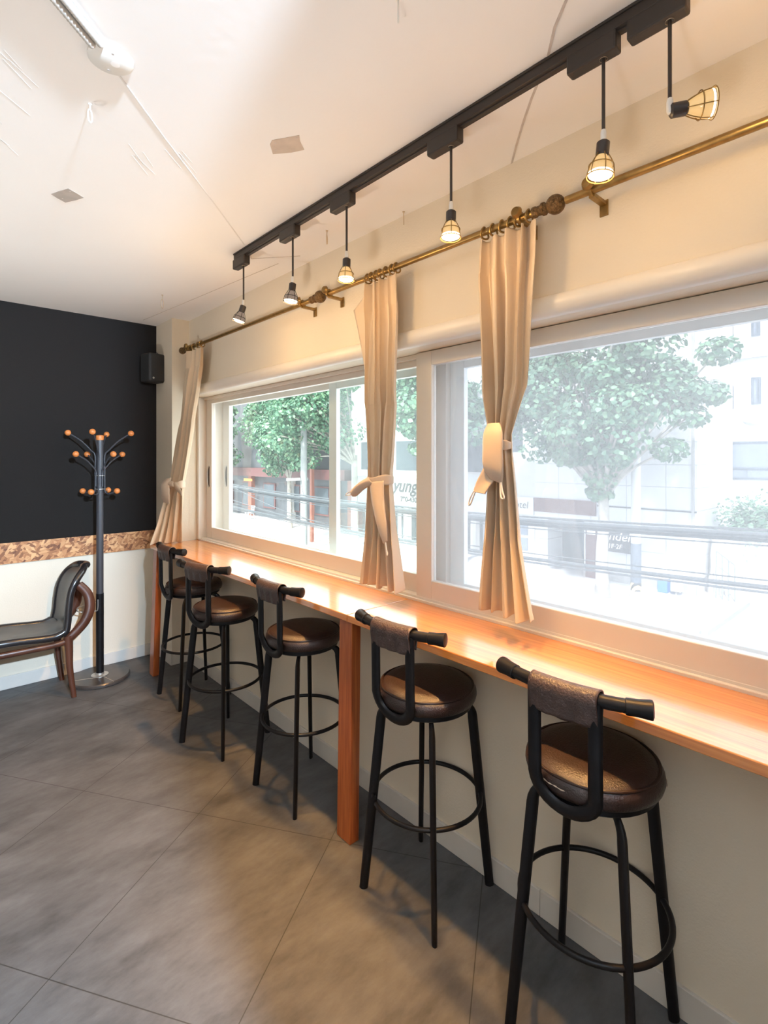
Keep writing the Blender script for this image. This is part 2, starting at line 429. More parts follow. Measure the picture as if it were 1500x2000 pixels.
# ------------------------------------------------------------------ window counter
def slab(name, y0, y1):
    r = empty(name, (1.385, (y0 + y1) / 2, .95))
    yc = (y0 + y1) / 2; h = (y1 - y0) / 2
    MB().box((.0, -h, .0), (.376, h, .030)).build('tabletop', M_counter, r, smooth=False, bevel=.003)
    return r, yc
ca, ya = slab('bar_counter', 1.752, 4.206)
tag(ca, 'varnished orange wood window counter on two wooden legs, left section running to the corner', 'counter', 'window counter sections')
MB().box((0, 0, 0), (.001, .001, .001)).bm.free()
def board_leg(y, x, w_, d_, tilt, root):
    p = MB()
    p.prism([(x + tilt, y, 0), (x + tilt, y + w_, 0), (x + tilt + d_, y + w_, 0), (x + tilt + d_, y, 0)], (0, 0, .001))
    bm = p.bm
    bm.clear()
    lo = [Vector((x + tilt, y - .004, 0)), Vector((x + tilt, y + w_, 0)), Vector((x + tilt + d_, y + w_, 0)), Vector((x + tilt + d_, y - .004, 0))]
    hi = [Vector((x, y, .9495)), Vector((x, y + w_, .9495)), Vector((x + d_, y + w_, .9495)), Vector((x + d_, y, .9495))]
    a = [bm.verts.new(v - root.location) for v in lo]; b2 = [bm.verts.new(v - root.location) for v in hi]
    bm.faces.new(a[::-1]); bm.faces.new(b2)
    for i in range(4): bm.faces.new((a[i], a[(i + 1) % 4], b2[(i + 1) % 4], b2[i]))
    return p.build('leg', M_legwood, root, smooth=False, bevel=.003)
board_leg(1.738, 1.402, .088, .05, -.015, ca)
board_leg(4.08, 1.392, .075, .045, -.03, ca)
o = MB().box((1.41, 3.88, .91), (1.44, 3.92, .9495)).build('bracket', M_blackmetal, ca, smooth=False, bevel=.003)
o.data.transform(Matrix.Translation(-ca.location))
cb, yb = slab('bar_counter', -.72, 1.7500)
tag(cb, 'varnished orange wood window counter, right section running out of the frame', 'counter', 'window counter sections')

# ------------------------------------------------------------------ bar stools
def make_stool(gap=False, torn=False):
    root = empty('bar_stool', (0, 0, 0))
    prof = [(0, .735), (.178, .735), (.186, .742), (.190, .757), (.188, .772), (.180, .783), (.172, .787), (.168, .790), (.160, .797), (.13, .803), (.07, .806), (0, .807)]
    seat = MB().lathe(prof, seg=48).build('seat', M_leather, root)
    MB().tube([(.177 * math.cos(a), .177 * math.sin(a), .7865) for a in (2 * PI * k / 48 for k in range(48))], .0045, 8, closed=True).build('piping', M_piping, seat)
    MB().lathe([(0, .712), (.165, .712), (.172, .718), (.172, .7345), (0, .7345)], seg=40).build('seat_plate', M_blackmetal, root)
    for sx, sy in ((-1, -1), (-1, 1), (1, -1), (1, 1)):
        t, bt = .125, .172
        pts = [(sx * .06, sy * .06, .704), (sx * .09, sy * .09, .704)]
        for k in range(1, 7):
            a = PI / 2 * k / 6
            pts.append((sx * (.09 + .035 * math.sin(a)), sy * (.09 + .035 * math.sin(a)), .704 - .05 * (1 - math.cos(a))))
        for k in range(1, 6):
            u = k / 5; pts.append((sx * (t + (bt - t) * u), sy * (t + (bt - t) * u), .654 * (1 - u)))
        MB().tube(pts, [.0125] * 2 + [.0135, .0145, .0155, .0165, .0175, .0185] + [.0185, .0182, .0178, .0172, .0165], 12, flat=.62).build('leg', M_blackmetal, root)
    n = 64; rr = .205
    if gap: pts = [(rr * math.cos(a), rr * math.sin(a), .36) for a in (R(152) + R(350) * k / n for k in range(n + 1))]
    else: pts = [(rr * math.cos(a), rr * math.sin(a), .36) for a in (2 * PI * k / n for k in range(n))]
    MB().tube(pts, .0085, 10, closed=not gap).build('foot_ring', M_blackmetal, root)
    # flat-bar U behind the seat
    pts = []
    hw = .083
    def bx(z): return -.194 - .004 * max(0, (z - .74)) / .3
    for z in (1.03, .96, .90, .82, .79): pts.append((bx(z), hw, z))
    for k in range(1, 14):
        a = PI * k / 14
        pts.append((-.192 + .012 * math.sin(a), hw * math.cos(a), .785 - .075 * math.sin(a)))
    for z in (.79, .82, .90, .96, 1.03): pts.append((bx(z), -hw, z))
    MB().tube(pts, .0115, 12, flat=1.7).build('back_frame', M_blackmetal, root)
    # bowed handlebar top rail with end caps
    rail = [(-.196 + .9 * y * y, y, 1.034 + .08 * y * y) for y in (-.197 + .394 * k / 20 for k in range(21))]
    rl = MB().tube(rail, .0175, 16).build('top_rail', M_blackmetal, root)
    for e in (0, -1):
        p = Vector(rail[e]); q = Vector(rail[1 if e == 0 else -2]); d = (p - q).normalized()
        MB().lathe([(.0185, -.050), (.0208, -.048), (.0210, -.02), (.0240, .006), (.0235, .011), (.016, .014), (0, .014)], p, d, 20).build('end_cap', M_blackmetal, rl)
    # leather sleeve wrapped over the rail, with a hanging skirt
    def sleeve(u, v):
        y = -.093 + .186 * u
        cx = -.196 + .9 * y * y; cz = 1.034 + .08 * y * y
        per = .075 + .02 + .075
        s_ = v * 3
        wob = .0025 * math.sin(u * 23) * (1 if (s_ < .8 or s_ > 2.2) else .2)
        if s_ < 1: return (cx - .0255 - .002 + wob + .012 * (1 - s_), y, cz - .068 * (1 - s_))
        if s_ > 2: return (cx + .0255 - .012 * (s_ - 2) + wob, y, cz - .055 * (s_ - 2))
        a = PI * (s_ - 1)
        return (cx - .0255 * math.cos(a), y, cz + .0255 * math.sin(a))
    MB().grid(sleeve, 24, 30).build('leather_sleeve', M_wrap, root, solid=.004)
    if torn:
        pts = [(.191 * math.cos(a), .191 * math.sin(a), .752 + .001 * math.sin(a * 40)) for a in (R(-78) + R(46) * k / 24 for k in range(25))]
        MB().tube(pts, [.0004 + .0017 * abs(math.sin(k * .9)) for k in range(25)], 6).build('torn_seam', M_tear, seat)
        pts = [(.189 * math.cos(a), .189 * math.sin(a), .765 + .001 * math.sin(a * 30)) for a in (R(158) + R(22) * k / 14 for k in range(15))]
        MB().tube(pts, [.0004 + .0017 * abs(math.sin(k * .9)) for k in range(15)], 6).build('torn_seam', M_tear, seat)
    return root
stool = make_stool(); stool_gap = make_stool(gap=True); stool_torn = make_stool(torn=True)
GRP = 'bar stools along the window counter'
spots = [
    (stool, 1.474, 3.585, 2, 'black bar stool at the far corner end of the counter, furthest from the viewer'),
    (None, 1.385, 2.905, 16, 'black bar stool turned askew, second from the corner, under the left end of window'),
    (None, 1.474, 2.215, 2, 'black bar stool with brown seat standing left of the middle wooden counter leg'),
    (stool_gap, 1.477, 1.372, 4, 'black bar stool with broken foot ring just right of the middle counter leg'),
    (stool_torn, 1.476, .712, 4.5, 'nearest black bar stool with torn seat edge at bottom right'),
]
for pr, x, y, rz, lab in spots:
    o = pr if pr else copy_tree(stool)
    o.location = (x, y, 0); o.rotation_euler = (0, 0, R(rz)); tag(o, lab, 'stool', GRP)

# ------------------------------------------------------------------ track and spot lamps
TX = 1.335
tr = MB().box((TX - .018, .36, CZ - .034), (TX + .018, 2.665, CZ)).box((TX - .022, .36, CZ - .008), (TX + .022, 2.665, CZ)).box((TX - .006, .36, CZ - .038), (TX + .006, 2.665, CZ - .03))
t_ = tr.build('lighting_track', M_track, None, smooth=False, bevel=.002)
tag(t_, 'long dark grey lighting track screwed to the ceiling above the window counter', 'lighting track')
def make_lamp(lit=True, tilt=None):
    """origin at the ceiling track underside"""
    root = empty('track_spotlight', (0, 0, 0))
    MB().box((-.0185, -.04, -.048), (.0185, .095, .004)).build('adapter', M_track, root, smooth=False, bevel=.006)
    MB().lathe([(.010, -.050), (.010, -.047), (.0065, -.046), (0, -.046)], seg=16).build('collar', M_hook, root)
    MB().tube([(0, 0, -.045), (0, 0, -.235)], .0045, 10).build('stem', M_lampblack, root)
    MB().lathe([(0, -.232), (.0058, -.232), (.0075, -.240), (.0075, -.262), (.005, -.268), (0, -.268)], seg=14).build('joint', M_white, root)
    ax = Vector(tilt if tilt else (0, 0, -1)).normalized()
    piv = Vector((0, 0, -.262))
    soc = MB().lathe([(0, 0), (.012, .0), (.0165, .004), (.0165, .034), (.013, .038), (0, .038)], piv, ax, 20).build('socket', M_lampblack, root)
    # wire cage
    q = Vector((0, 0, 1)).rotation_difference(ax).to_matrix()
    cg = MB()
    for k in range(6):
        a = 2 * PI * k / 6
        cg.tube([piv + q @ Vector((r * math.cos(a), r * math.sin(a), h)) for r, h in ((.015, .034), (.024, .05), (.031, .066), (.0335, .082), (.034, .092))], .0014, 6)
    for r, h in ((.034, .092), (.0305, .064)):
        cg.tube([piv + q @ Vector((r * math.cos(a), r * math.sin(a), h)) for a in (2 * PI * k / 24 for k in range(24))], .0016, 6, closed=True)
    cg.build('cage', M_brass if lit else M_lampblack, root)
    bl = MB().lathe([(0, .036), (.011, .036), (.018, .046), (.0275, .066), (.031, .084)], piv, ax, 24).build('bulb', M_bulb if lit else M_dimbulb, root)
    MB().lathe([(.031, .084), (.029, .089), (.015, .094), (0, .0955)], piv, ax, 24).build('bulb_face', M_glow, bl)
    return root, piv + ax * .104, ax
lamps = [  # y, lit, tilt, label, light power, cone
    (2.585, False, (-.22, .27, -1), 'small black caged track spotlight furthest left, at the far end of the track', 1.1),
    (2.098, False, (-.08, .08, -1), 'small black caged track spotlight, second from the far end of the track', 1.0),
    (1.690, True, (-.05, -.02, -1), 'glowing track spotlight left of the middle curtain, third from the far end', 1.0),
    (1.130, True, (-.05, -.02, -1), 'glowing track spotlight between the middle and right curtains', 1.0),
    (.615, True, (-.08, .06, -1), 'glowing track spotlight hanging straight down above the bracket of the right rod', 1.0),
    (.455, True, (.55, -.80, .06), 'glowing track spotlight turned sideways towards the wall at top right', 1.0),
]
LP = 158.0
for i, (y, lit, tilt, lab, pw) in enumerate(lamps):
    r_, pos, ax = make_lamp(lit, tilt)
    r_.location = (TX, y, CZ - .034)
    tag(r_, lab, 'lamp', 'track spotlights over the counter')
    ld = bpy.data.lights.new('spot_beam', 'SPOT'); ld.energy = LP * pw; ld.color = (1, .53, .17)
    ld.spot_size = R((88, 66, 46, 54, 64, 80)[i]); ld.spot_blend = 1.0; ld.shadow_soft_size = .025
    lo_ = bpy.data.objects.new('spot_beam', ld); col.objects.link(lo_)
    lo_.location = r_.location + pos
    lo_.rotation_euler = Vector((0, 0, -1)).rotation_difference(ax).to_euler()
    if True:
        gd = bpy.data.lights.new('bulb_glow', 'POINT'); gd.energy = (5, 4, 2.6, 3, 2.2, 1.1)[i]; gd.color = (1, .62, .27); gd.shadow_soft_size = .03
        go = bpy.data.objects.new('bulb_glow', gd); col.objects.link(go); go.location = r_.location + pos + ax * .01

# ------------------------------------------------------------------ curtain rods
RX, RZ = 1.60, 2.50
def rod(y0, y1, lab, finials=(), brackets=(), group='curtain rods above the windows'):
    r_ = empty('curtain_rod', (RX, (y0 + y1) / 2, RZ)); yc = (y0 + y1) / 2
    MB().tube([(0, y0 - yc, 0), (0, y1 - yc, 0)], .0125, 16).build('pole', M_brass, r_)
    for y, dr, big in finials:
        y -= yc
        MB().lathe([(.0125, 0), (.019, .003), (.019, .012), (.016, .016), (.017, .034), (.022, .038), (.022, .046), (.014, .052), (.012, .06)], (0, y, 0), (0, dr, 0), 20).build('collar', M_brassdark, r_)
        MB().sphere((0, y + dr * .085, 0), .032 if big else .027, 24).build('finial', M_brassdark, r_)
    for y in brackets:
        y -= yc
        b_ = MB()
        b_.box((.0, y - .010, -.022), (WX - RX - .004, y + .010, -.010)).box((WX - RX - .006, y - .014, -.055), (WX - RX - .0005, y + .014, -.004)).tube([(0, y - .006, 0), (0, y + .006, 0)], .021, 18)
        o_ = b_.build('bracket', M_brass, r_, bevel=.001)
        MB().lathe([(0, .014), (.016, .012), (.021, .0), (.016, -.006), (0, -.006)], (-.024, y, .012), (-1, 0, .1), 18).build('cap', M_brass, o_)
    tag(r_, lab, 'curtain rod', group)
    return r_
rod(2.335, 4.03, 'brass curtain rod at the far left, from the corner curtain to the carved ball', ((4.03, 1, False), (2.335, -1, True)), (2.42, 3.98))
rod(.985, 2.185, 'brass curtain rod in the middle, ending in a carved ball above the right curtain', ((.985, -1, True),), (2.172, 1.035))
rod(-.70, .862, 'brass curtain rod at the right without a finial, running out of frame', (), (.775, -.3))

# ------------------------------------------------------------------ curtains
def smooth_interp(keys, t):
    for (t0, a), (t1, b_) in zip(keys, keys[1:]):
        if t <= t1:
            u = (t - t0) / (t1 - t0); u = u * u * (3 - 2 * u)
            return [x + (y - x) * u for x, y in zip(a, b_)]
    return list(keys[-1][1])
def curtain(name, lab, keys, folds, seed, rings, tie, tails, hem=True, ringx=RX, flap=None):
    """keys: (t, (Lx, Ly, Rx, Ry, z, amplitude)), t from top to bottom"""
    root = empty(name, (keys[-1][1][0], keys[-1][1][1], keys[-1][1][4]))
    off = Vector(root.location)
    rnd = random.Random(seed)
    ph = [rnd.uniform(-.5, .5) for _ in range(folds + 2)]
    def fn(u, v):
        Lx, Ly, Rx_, Ry_, z, A = smooth_interp(keys, v)
        a = Vector((Lx, Ly, 0)); b_ = Vector((Rx_, Ry_, 0)); d = (b_ - a)
        n = Vector((-d.y, d.x, 0)); n = n.normalized() if n.length > 1e-6 else Vector((-1, 0, 0))
        if n.x > 0: n = -n
        k = u * folds
        ww = k * 2 * PI + ph[int(min(k, folds))] * .0
        w_ = math.cos(ww)
        w_ = math.copysign(abs(w_) ** .8, w_) + .28 * math.cos(ww * 1.7 + seed * 2 + v * 2.2)
        amp = A * (.85 + .9 * mnoise.noise(Vector((k * .8 + seed * 3.1, v * 1.1, 0))))
        lateral = (.16 * math.sin(ww + seed) + .5 * mnoise.noise(Vector((u * 4 + seed, v * 1.3, 5.0)))) / folds
        uu = min(1, max(0, u + lateral * (1 if 0 < u < 1 else 0)))
        p = a + d * uu + n * (amp * w_)
        p += n * (.016 * mnoise.noise(Vector((u * 3 + seed, v * 4, 2.0))))
        zz = z + (.006 * math.sin(k * 5 + seed) if v > .97 else 0)
        return Vector((p.x, p.y, zz)) - off
    MB().grid(fn, folds * 14, 90).build('drape', M_curtain, root, solid=.003)
    if hem:
        pass
    if flap:
        MB().grid(lambda u, v: Vector(flap(u, v)) - off, 10, 40).build('side_return', M_curtain, root, solid=.003)
    for y in rings:
        pts = [(ringx + .0215 * math.cos(a), y + .004 * math.sin(a * 2), RZ - .005 + .0215 * math.sin(a)) for a in (2 * PI * k / 20 for k in range(20))]
        MB().tube([Vector(p) - off for p in pts], .0038, 8, closed=True).build('curtain_ring', M_brass, root)
    # tie band: closed strip round the gathered waist
    (cx, cy, cz), (rx, ry), tiltz, hh = tie
    def band(u, v):
        a = 2 * PI * u
        y = cy + ry * math.cos(a); x = cx + rx * math.sin(a)
        return Vector((x, y, cz + tiltz * math.cos(a) + (v - .5) * hh * (1 + .25 * math.sin(a * 3 + seed)))) - off
    tb = MB().grid(band, 40, 6).build('tie_band', M_curtain_in, root, solid=.004)
    for poly, bulge, nrm in tails:
        # cloth tail: left and right edge polylines
        Lp, Rp = bez(poly[0], 8), bez(poly[1], 8); nn = len(Lp) - 1
        nv = Vector(nrm)
        def tail(u, v):
            i = min(int(v * nn), nn - 1); f_ = v * nn - i
            a = Lp[i].lerp(Lp[i + 1], f_); b_ = Rp[i].lerp(Rp[i + 1], f_)
            return a.lerp(b_, u) + nv * (bulge * math.sin(PI * u) * math.sin(PI * min(1, v * .85 + .15))) - off
        MB().grid(tail, 10, 26).build('tie_tail', M_curtain_in, tb, solid=.003)
    tag(root, lab, 'curtain', 'beige curtains tied at the waist')
    return root, tb, off
zt = RZ - .03
# right curtain
c3, tb3, of3 = curtain('curtain', 'beige satin curtain tied with a big hanging flap, in front of the right window',
    [(0, (RX, 1.198, RX, .965, zt, .022)), (.09, (RX, 1.196, RX, .968, 2.34, .026)), (.45, (RX, 1.178, RX, 1.01, 1.90, .022)), (.60, (RX - .005, 1.150, RX - .005, 1.068, 1.735, .018)),
     (.66, (RX - .005, 1.150, RX - .005, 1.068, 1.67, .018)), (.82, (RX, 1.165, RX, 1.035, 1.36, .024)), (1, (RX, 1.192, RX, .985, 1.082, .036))], 4, 2,
    (1.19, 1.15, 1.11, 1.075, 1.045, 1.0), ((RX - .008, 1.110, 1.70), (.032, .040), .004, .03),
    [(([(1.552, 1.140, 1.775), (1.538, 1.148, 1.74), (1.535, 1.150, 1.68), (1.538, 1.150, 1.62), (1.545, 1.125, 1.575)], [(1.545, 1.085, 1.775), (1.530, 1.062, 1.74), (1.528, 1.060, 1.68), (1.532, 1.062, 1.60), (1.545, 1.075, 1.56)]), .008, (-1, 0, 0)),
     (([(1.555, 1.145, 1.665), (1.548, 1.16, 1.61), (1.545, 1.185, 1.565), (1.543, 1.200, 1.525)], [(1.552, 1.085, 1.64), (1.545, 1.10, 1.585), (1.543, 1.125, 1.55), (1.542, 1.145, 1.520)]), -.006, (-1, 0, 0))])
for pts in ([(1.542, 1.076, 1.565), (1.540, 1.070, 1.535), (1.540, 1.062, 1.512), (1.540, 1.074, 1.510), (1.542, 1.079, 1.535), (1.543, 1.080, 1.565)],
            [(1.542, 1.195, 1.53), (1.540, 1.212, 1.50), (1.540, 1.218, 1.478), (1.540, 1.210, 1.480), (1.542, 1.19, 1.525)]):
    MB().tube([p - of3 for p in bez(pts, 5)], .003, 6).build('cord_loop', M_cord, tb3)
# middle curtain
def flap2(u, v):
    z = zt - .03 - v * .52
    wv = max(0.02, 1 - v * 1.05)
    return (RX + .005 + .055 * u * wv, 1.868 + (.175 * u) * wv * (1 - .25 * v), z - .045 * u * (1 - v))
c2, tb2, of2 = curtain('curtain', 'beige satin curtain tied with a knotted band, in front of the middle mullion',
    [(0, (RX, 1.868, RX, 1.662, zt, .020)), (.09, (RX, 1.868, RX, 1.662, 2.34, .024)), (.45, (RX, 1.866, RX, 1.672, 1.90, .022)), (.68, (RX - .005, 1.845, RX - .005, 1.70, 1.60, .020)),
     (.73, (RX - .005, 1.84, RX - .005, 1.70, 1.535, .020)), (.85, (RX, 1.855, RX, 1.68, 1.30, .026)), (1, (RX, 1.885, RX, 1.645, 1.058, .034))], 4, 9,
    (1.862, 1.835, 1.80, 1.775, 1.735, 1.695, 1.668), ((RX - .006, 1.772, 1.548), (.040, .077), -.006, .04),
    [(([(1.552, 1.80, 1.565), (1.545, 1.845, 1.545), (1.540, 1.895, 1.515), (1.540, 1.925, 1.49)], [(1.550, 1.77, 1.535), (1.540, 1.825, 1.505), (1.538, 1.87, 1.475), (1.540, 1.905, 1.47)]), .018, (-1, 0, .4)),
     (([(1.552, 1.795, 1.54), (1.545, 1.775, 1.47), (1.540, 1.735, 1.36), (1.540, 1.690, 1.275)], [(1.552, 1.700, 1.55), (1.545, 1.690, 1.46), (1.540, 1.668, 1.36), (1.540, 1.664, 1.29)]), .012, (-1, 0, 0))],
    flap=flap2)
for pts in ([(1.540, 1.675, 1.285), (1.540, 1.668, 1.25), (1.540, 1.661, 1.235), (1.540, 1.668, 1.23), (1.540, 1.678, 1.28)],
            [(1.540, 1.92, 1.49), (1.540, 1.945, 1.485), (1.540, 1.958, 1.472), (1.540, 1.945, 1.474), (1.540, 1.915, 1.478)]):
    MB().tube([p - of2 for p in bez(pts, 5)], .002, 6).build('cord_loop', M_cord, tb2)
# corner curtain
c1, tb1, of1 = curtain('curtain', 'beige satin curtain gathered into the corner, its hem resting on the counter end',
    [(0, (RX, 4.02, RX, 3.74, zt, .020)), (.10, (RX, 4.03, RX, 3.755, 2.34, .024)), (.45, (RX - .02, 4.12, RX - .005, 3.88, 1.92, .022)), (.66, (1.525, 4.16, 1.57, 3.985, 1.50, .018)),
     (.72, (1.515, 4.165, 1.57, 4.0, 1.42, .018)), (.88, (1.44, 4.185, 1.585, 4.08, 1.15, .020)), (1, (1.372, 4.185, 1.60, 4.135, .986, .022))], 4, 5,
    (4.0, 3.94, 3.88, 3.80, 3.745), ((1.545, 4.08, 1.445), (.055, .095), -.004, .05),
    [(([(1.47, 4.12, 1.49), (1.44, 4.14, 1.44), (1.44, 4.145, 1.37), (1.46, 4.13, 1.31)], [(1.48, 4.03, 1.50), (1.465, 4.02, 1.44), (1.465, 4.02, 1.36), (1.47, 4.04, 1.30)]), .03, (-.7, -.5, 0)),
     (([(1.50, 4.00, 1.47), (1.515, 3.955, 1.43), (1.52, 3.92, 1.395)], [(1.50, 4.00, 1.42), (1.515, 3.965, 1.39), (1.52, 3.925, 1.365)]), .006, (-1, -1, 0)),
     (([(1.475, 4.08, 1.49), (1.475, 4.05, 1.48), (1.48, 3.99, 1.475)], [(1.475, 4.08, 1.44), (1.475, 4.04, 1.43), (1.48, 3.985, 1.435)]), .02, (-1, -.6, 0))])

# ------------------------------------------------------------------ coat stand
cs = empty('coat_stand', (1.058, 4.311, 0))
tag(cs, 'grey metal coat stand with orange wooden ball hooks on a round base', 'coat stand')
base = MB().lathe([(0, 0), (.195, 0), (.203, .006), (.203, .022), (.196, .030), (0, .031)], seg=48).build('base', M_marble, cs)
MB().lathe([(.058, .0305), (.058, .034), (.05, .037), (.03, .038), (.028, .05), (.0, .05)], seg=32).build('flange', M_steel, base)
MB().box((-.001, -.20, .0302), (.0015, -.05, .0316), rot=(0, 0, R(12)), pivot=(0, 0, .03)).box((-.19, -.055, .0302), (0, -.0535, .0316), rot=(0, 0, R(-20)), pivot=(0, -.05, .03)).build('joint_line', M_tear, base, smooth=False)
MB().tube([(0, 0, .048), (0, 0, .64)], .0265, 20).build('lower_pole', M_blackmetal, cs)
MB().tube([(0, 0, .64), (0, 0, 1.785)], .0245, 20).build('upper_pole', M_pole, cs)
MB().lathe([(0, 1.785), (.024, 1.785), (.026, 1.795), (.027, 1.815), (.024, 1.822), (0, 1.824)], seg=20).build('top_knob', M_ball, cs)
def arm(ang, top_r, top_z, low_r=None, low_z=None, bend=1.70, bot=1.40, rr=.033, dlow=0):
    d = Vector((math.cos(ang), math.sin(ang), 0))
    P = lambda r, z: d * r + Vector((0, 0, z))
    dl = Vector((math.cos(ang + dlow), math.sin(ang + dlow), 0)); Q = lambda r, z: dl * r + Vector((0, 0, z))
    pts = [P(top_r, top_z), P(top_r * .6, top_z - (top_z - bend) * .42), P(rr + .03, bend + .012), P(rr, bend - .03), P(rr, (bend + bot) / 2), P(rr, bot + .02)]
    if low_r: pts += [P(rr + .006, bot - .008), Q(rr + .03, bot - .017), Q(low_r * .75, bot - .008), Q(low_r, low_z)]
    a = MB().tube(bez(pts, 5), .0052, 8).build('hook_arm', M_pole, cs)
    MB().sphere(P(top_r, top_z), .0215, 16).build('ball', M_ball, a)
    if low_r: MB().sphere(Q(low_r, low_z), .0215, 16).build('ball', M_ball, a)
phi0 = R(-42.4)      # direction of screen right in the room
for k in range(4):
    arm(phi0 + R(16) + k * PI / 2, .212, 1.838, .126, 1.405, dlow=R(-14))
    arm(phi0 + R(58) + k * PI / 2, .175, 1.68, bend=1.585, bot=1.42, rr=.031)
for z in (1.42, 1.52):
    MB().tube([(.034 * math.cos(a), .034 * math.sin(a), z) for a in (2 * PI * k / 24 for k in range(24))], .0022, 6, closed=True).build('clip_ring', M_steel, cs)
d0 = Vector((math.cos(phi0), math.sin(phi0), 0)); d1 = Vector((-d0.y, d0.x, 0))
loop = [d0 * .0 - d1 * .026 + Vector((0, 0, .60)), -d1 * .03 + Vector((0, 0, .53)), -d1 * .03 - d0 * .02 + Vector((0, 0, .515)), -d0 * .10 - d1 * .10 + Vector((0, 0, .53)), -d0 * .16 + Vector((0, 0, .535)), -d0 * .10 + d1 * .10 + Vector((0, 0, .545)), d1 * .025 + Vector((0, 0, .60))]
MB().tube(bez(loop, 6), .0035, 8).build('umbrella_ring', M_steel, cs)

# ------------------------------------------------------------------ lounge chair
ch = empty('lounge_chair', (.62, 4.29, 0))
tag(ch, 'black leather chair with curved dark wood frame, against the back wall beside coat stand', 'chair')
prof = bez([(-.29, 0, .405), (-.26, 0, .440), (-.12, 0, .440), (.04, 0, .425), (.13, 0, .425), (.20, 0, .455), (.22, 0, .53), (.228, 0, .63), (.245, 0, .73), (.285, 0, .81), (.345, 0, .872)], 6)
def pw_(t):   # half width along the profile
    if t < .18: return .205 * (.80 + .20 * math.sin(t / .18 * PI / 2))
    if t < .5: return .205
    if t < .82: return .205 - .03 * (t - .5) / .32
    return .175 * math.sqrt(max(.02, 1 - ((t - .82) / .19) ** 2.4))
def shell(u, v):
    nn = len(prof) - 1; i = min(int(v * nn), nn - 1); p = prof[i].lerp(prof[i + 1], v * nn - i)
    s_ = u * 2 - 1
    dish = .022 * s_ * s_ if v < .5 else 0
    back = -.035 * s_ * s_ if v >= .5 else -.035 * s_ * s_ * max(0, (v - .35) / .15)
    return (p.x + back, s_ * pw_(v), p.z + dish)
MB().grid(shell, 24, 60).build('seat_shell', M_chairseat, ch, solid=.03)
edge = [Vector(shell(0, k / 50)) for k in range(51)] + [Vector(shell(k / 12, 1)) for k in range(1, 12)] + [Vector(shell(1, 1 - k / 50)) for k in range(51)] + [Vector(shell(1 - k / 14, 0)) for k in range(1, 14)]
MB().tube(edge, .024, 14, closed=True).build('padded_rim', M_chairleather, ch)
fr = MB()
for s_ in (-1, 1):
    fr.tube(bez([(-.24, s_ * .175, .385), (-.05, s_ * .185, .385), (.12, s_ * .185, .385), (.21, s_ * .18, .40)], 5), .022, 10, flat=.8)
fr.tube([(-.23, -.17, .39), (-.23, .17, .39)], .02, 10)
fr.build('seat_rail', M_chairwood, ch)
for s_ in (-1, 1):
    MB().tube(bez([(.19, s_ * .185, .43), (.195, s_ * .188, .33), (.20, s_ * .19, .2), (.225, s_ * .19, 0)], 6), [.030 - .014 * k / 18 for k in range(19)], 12, flat=.8).build('leg', M_chairwood, ch)
    MB().tube(bez([(-.23, s_ * .17, .41), (-.235, s_ * .175, .25), (-.25, s_ * .18, 0)], 6), [.027 - .012 * k / 12 for k in range(13)], 12).build('leg', M_chairwood, ch)
    MB().tube(bez([(.18, s_ * .185, .40), (.24, s_ * .187, .45), (.295, s_ * .187, .515), (.325, s_ * .18, .60), (.315, s_ * .165, .69), (.262, s_ * .15, .765)], 6), [.028 + .006 * math.sin(PI * k / 30) for k in range(31)], 12, flat=.7).build('back_loop', M_chairwood, ch)

# ------------------------------------------------------------------ wall speaker
sp = empty('wall_speaker', (1.485, 4.44, 2.27), R(14))
tag(sp, 'black box speaker mounted high in the corner by the black wall', 'speaker')
MB().box((-.075, -.07, 0), (.075, .07, .235)).build('cabinet', M_speaker, sp, smooth=False, bevel=.02, segs=4)
MB().box((-.066, -.076, .01), (.066, -.068, .225)).build('grille', M_speaker, sp, smooth=False, bevel=.006)
MB().lathe([(0, 0), (.008, 0), (.008, .003), (0, .003)], (-.045, -.076, .03), (0, -1, 0), 14).build('badge', M_steel, sp)
MB().box((-.02, .06, .10), (.02, .118, .13)).box((-.03, .105, .08), (.03, .118, .15)).build('bracket', M_blackmetal, sp, smooth=False)
MB().tube(bez([(.03, .06, .2), (.06, .05, .26), (.075, .045, .25)], 6), .003, 6).build('cable', M_blackmetal, sp)

# ------------------------------------------------------------------ ceiling fittings
jc = empty('junction_cover', (.418, 1.592, CZ))
tag(jc, 'round white junction cover on the ceiling where two conduits end', 'junction cover')
MB().lathe([(0, -.012), (.050, -.012), (.058, -.007), (.058, 0), (0, 0)], seg=40).build('cover_plate', M_white, jc)
for x, y in ((-.004, -.036), (.004, .036)):
    MB().lathe([(0, -.0125), (.004, -.0125), (.004, -.0098), (0, -.0098)], (x, y, 0), seg=10).build('screw', M_crack, jc)
MB().lathe([(0, -.0125), (.012, -.0122), (.013, -.0098), (0, -.0098)], (.012, 0, 0), seg=16).build('plug', M_ceil, jc)
def conduit(p, q, lab):
    p, q = Vector(p), Vector(q); n = 170; r_ = []
    pts = []
    for k in range(n + 1):
        pts.append(p.lerp(q, k / n)); r_.append(.0105 if k % 2 else .0088)
    o_ = MB().tube(pts, r_, 10).build('conduit', M_conduit)
    tag(o_, lab, 'conduit', 'corrugated conduits on the ceiling')
dv = Vector((-.742, -.67, 0)); nv_ = Vector((.67, -.742, 0)); c0 = Vector((.418, 1.592, CZ - .0108)) + dv * .059
conduit(c0 - nv_ * .0125, c0 - nv_ * .0125 + dv * 1.0, 'left one of two white corrugated conduits running to the ceiling cover')
conduit(c0 + nv_ * .0125, c0 + nv_ * .0125 + dv * 1.0, 'right one of two white corrugated conduits running to the ceiling cover')
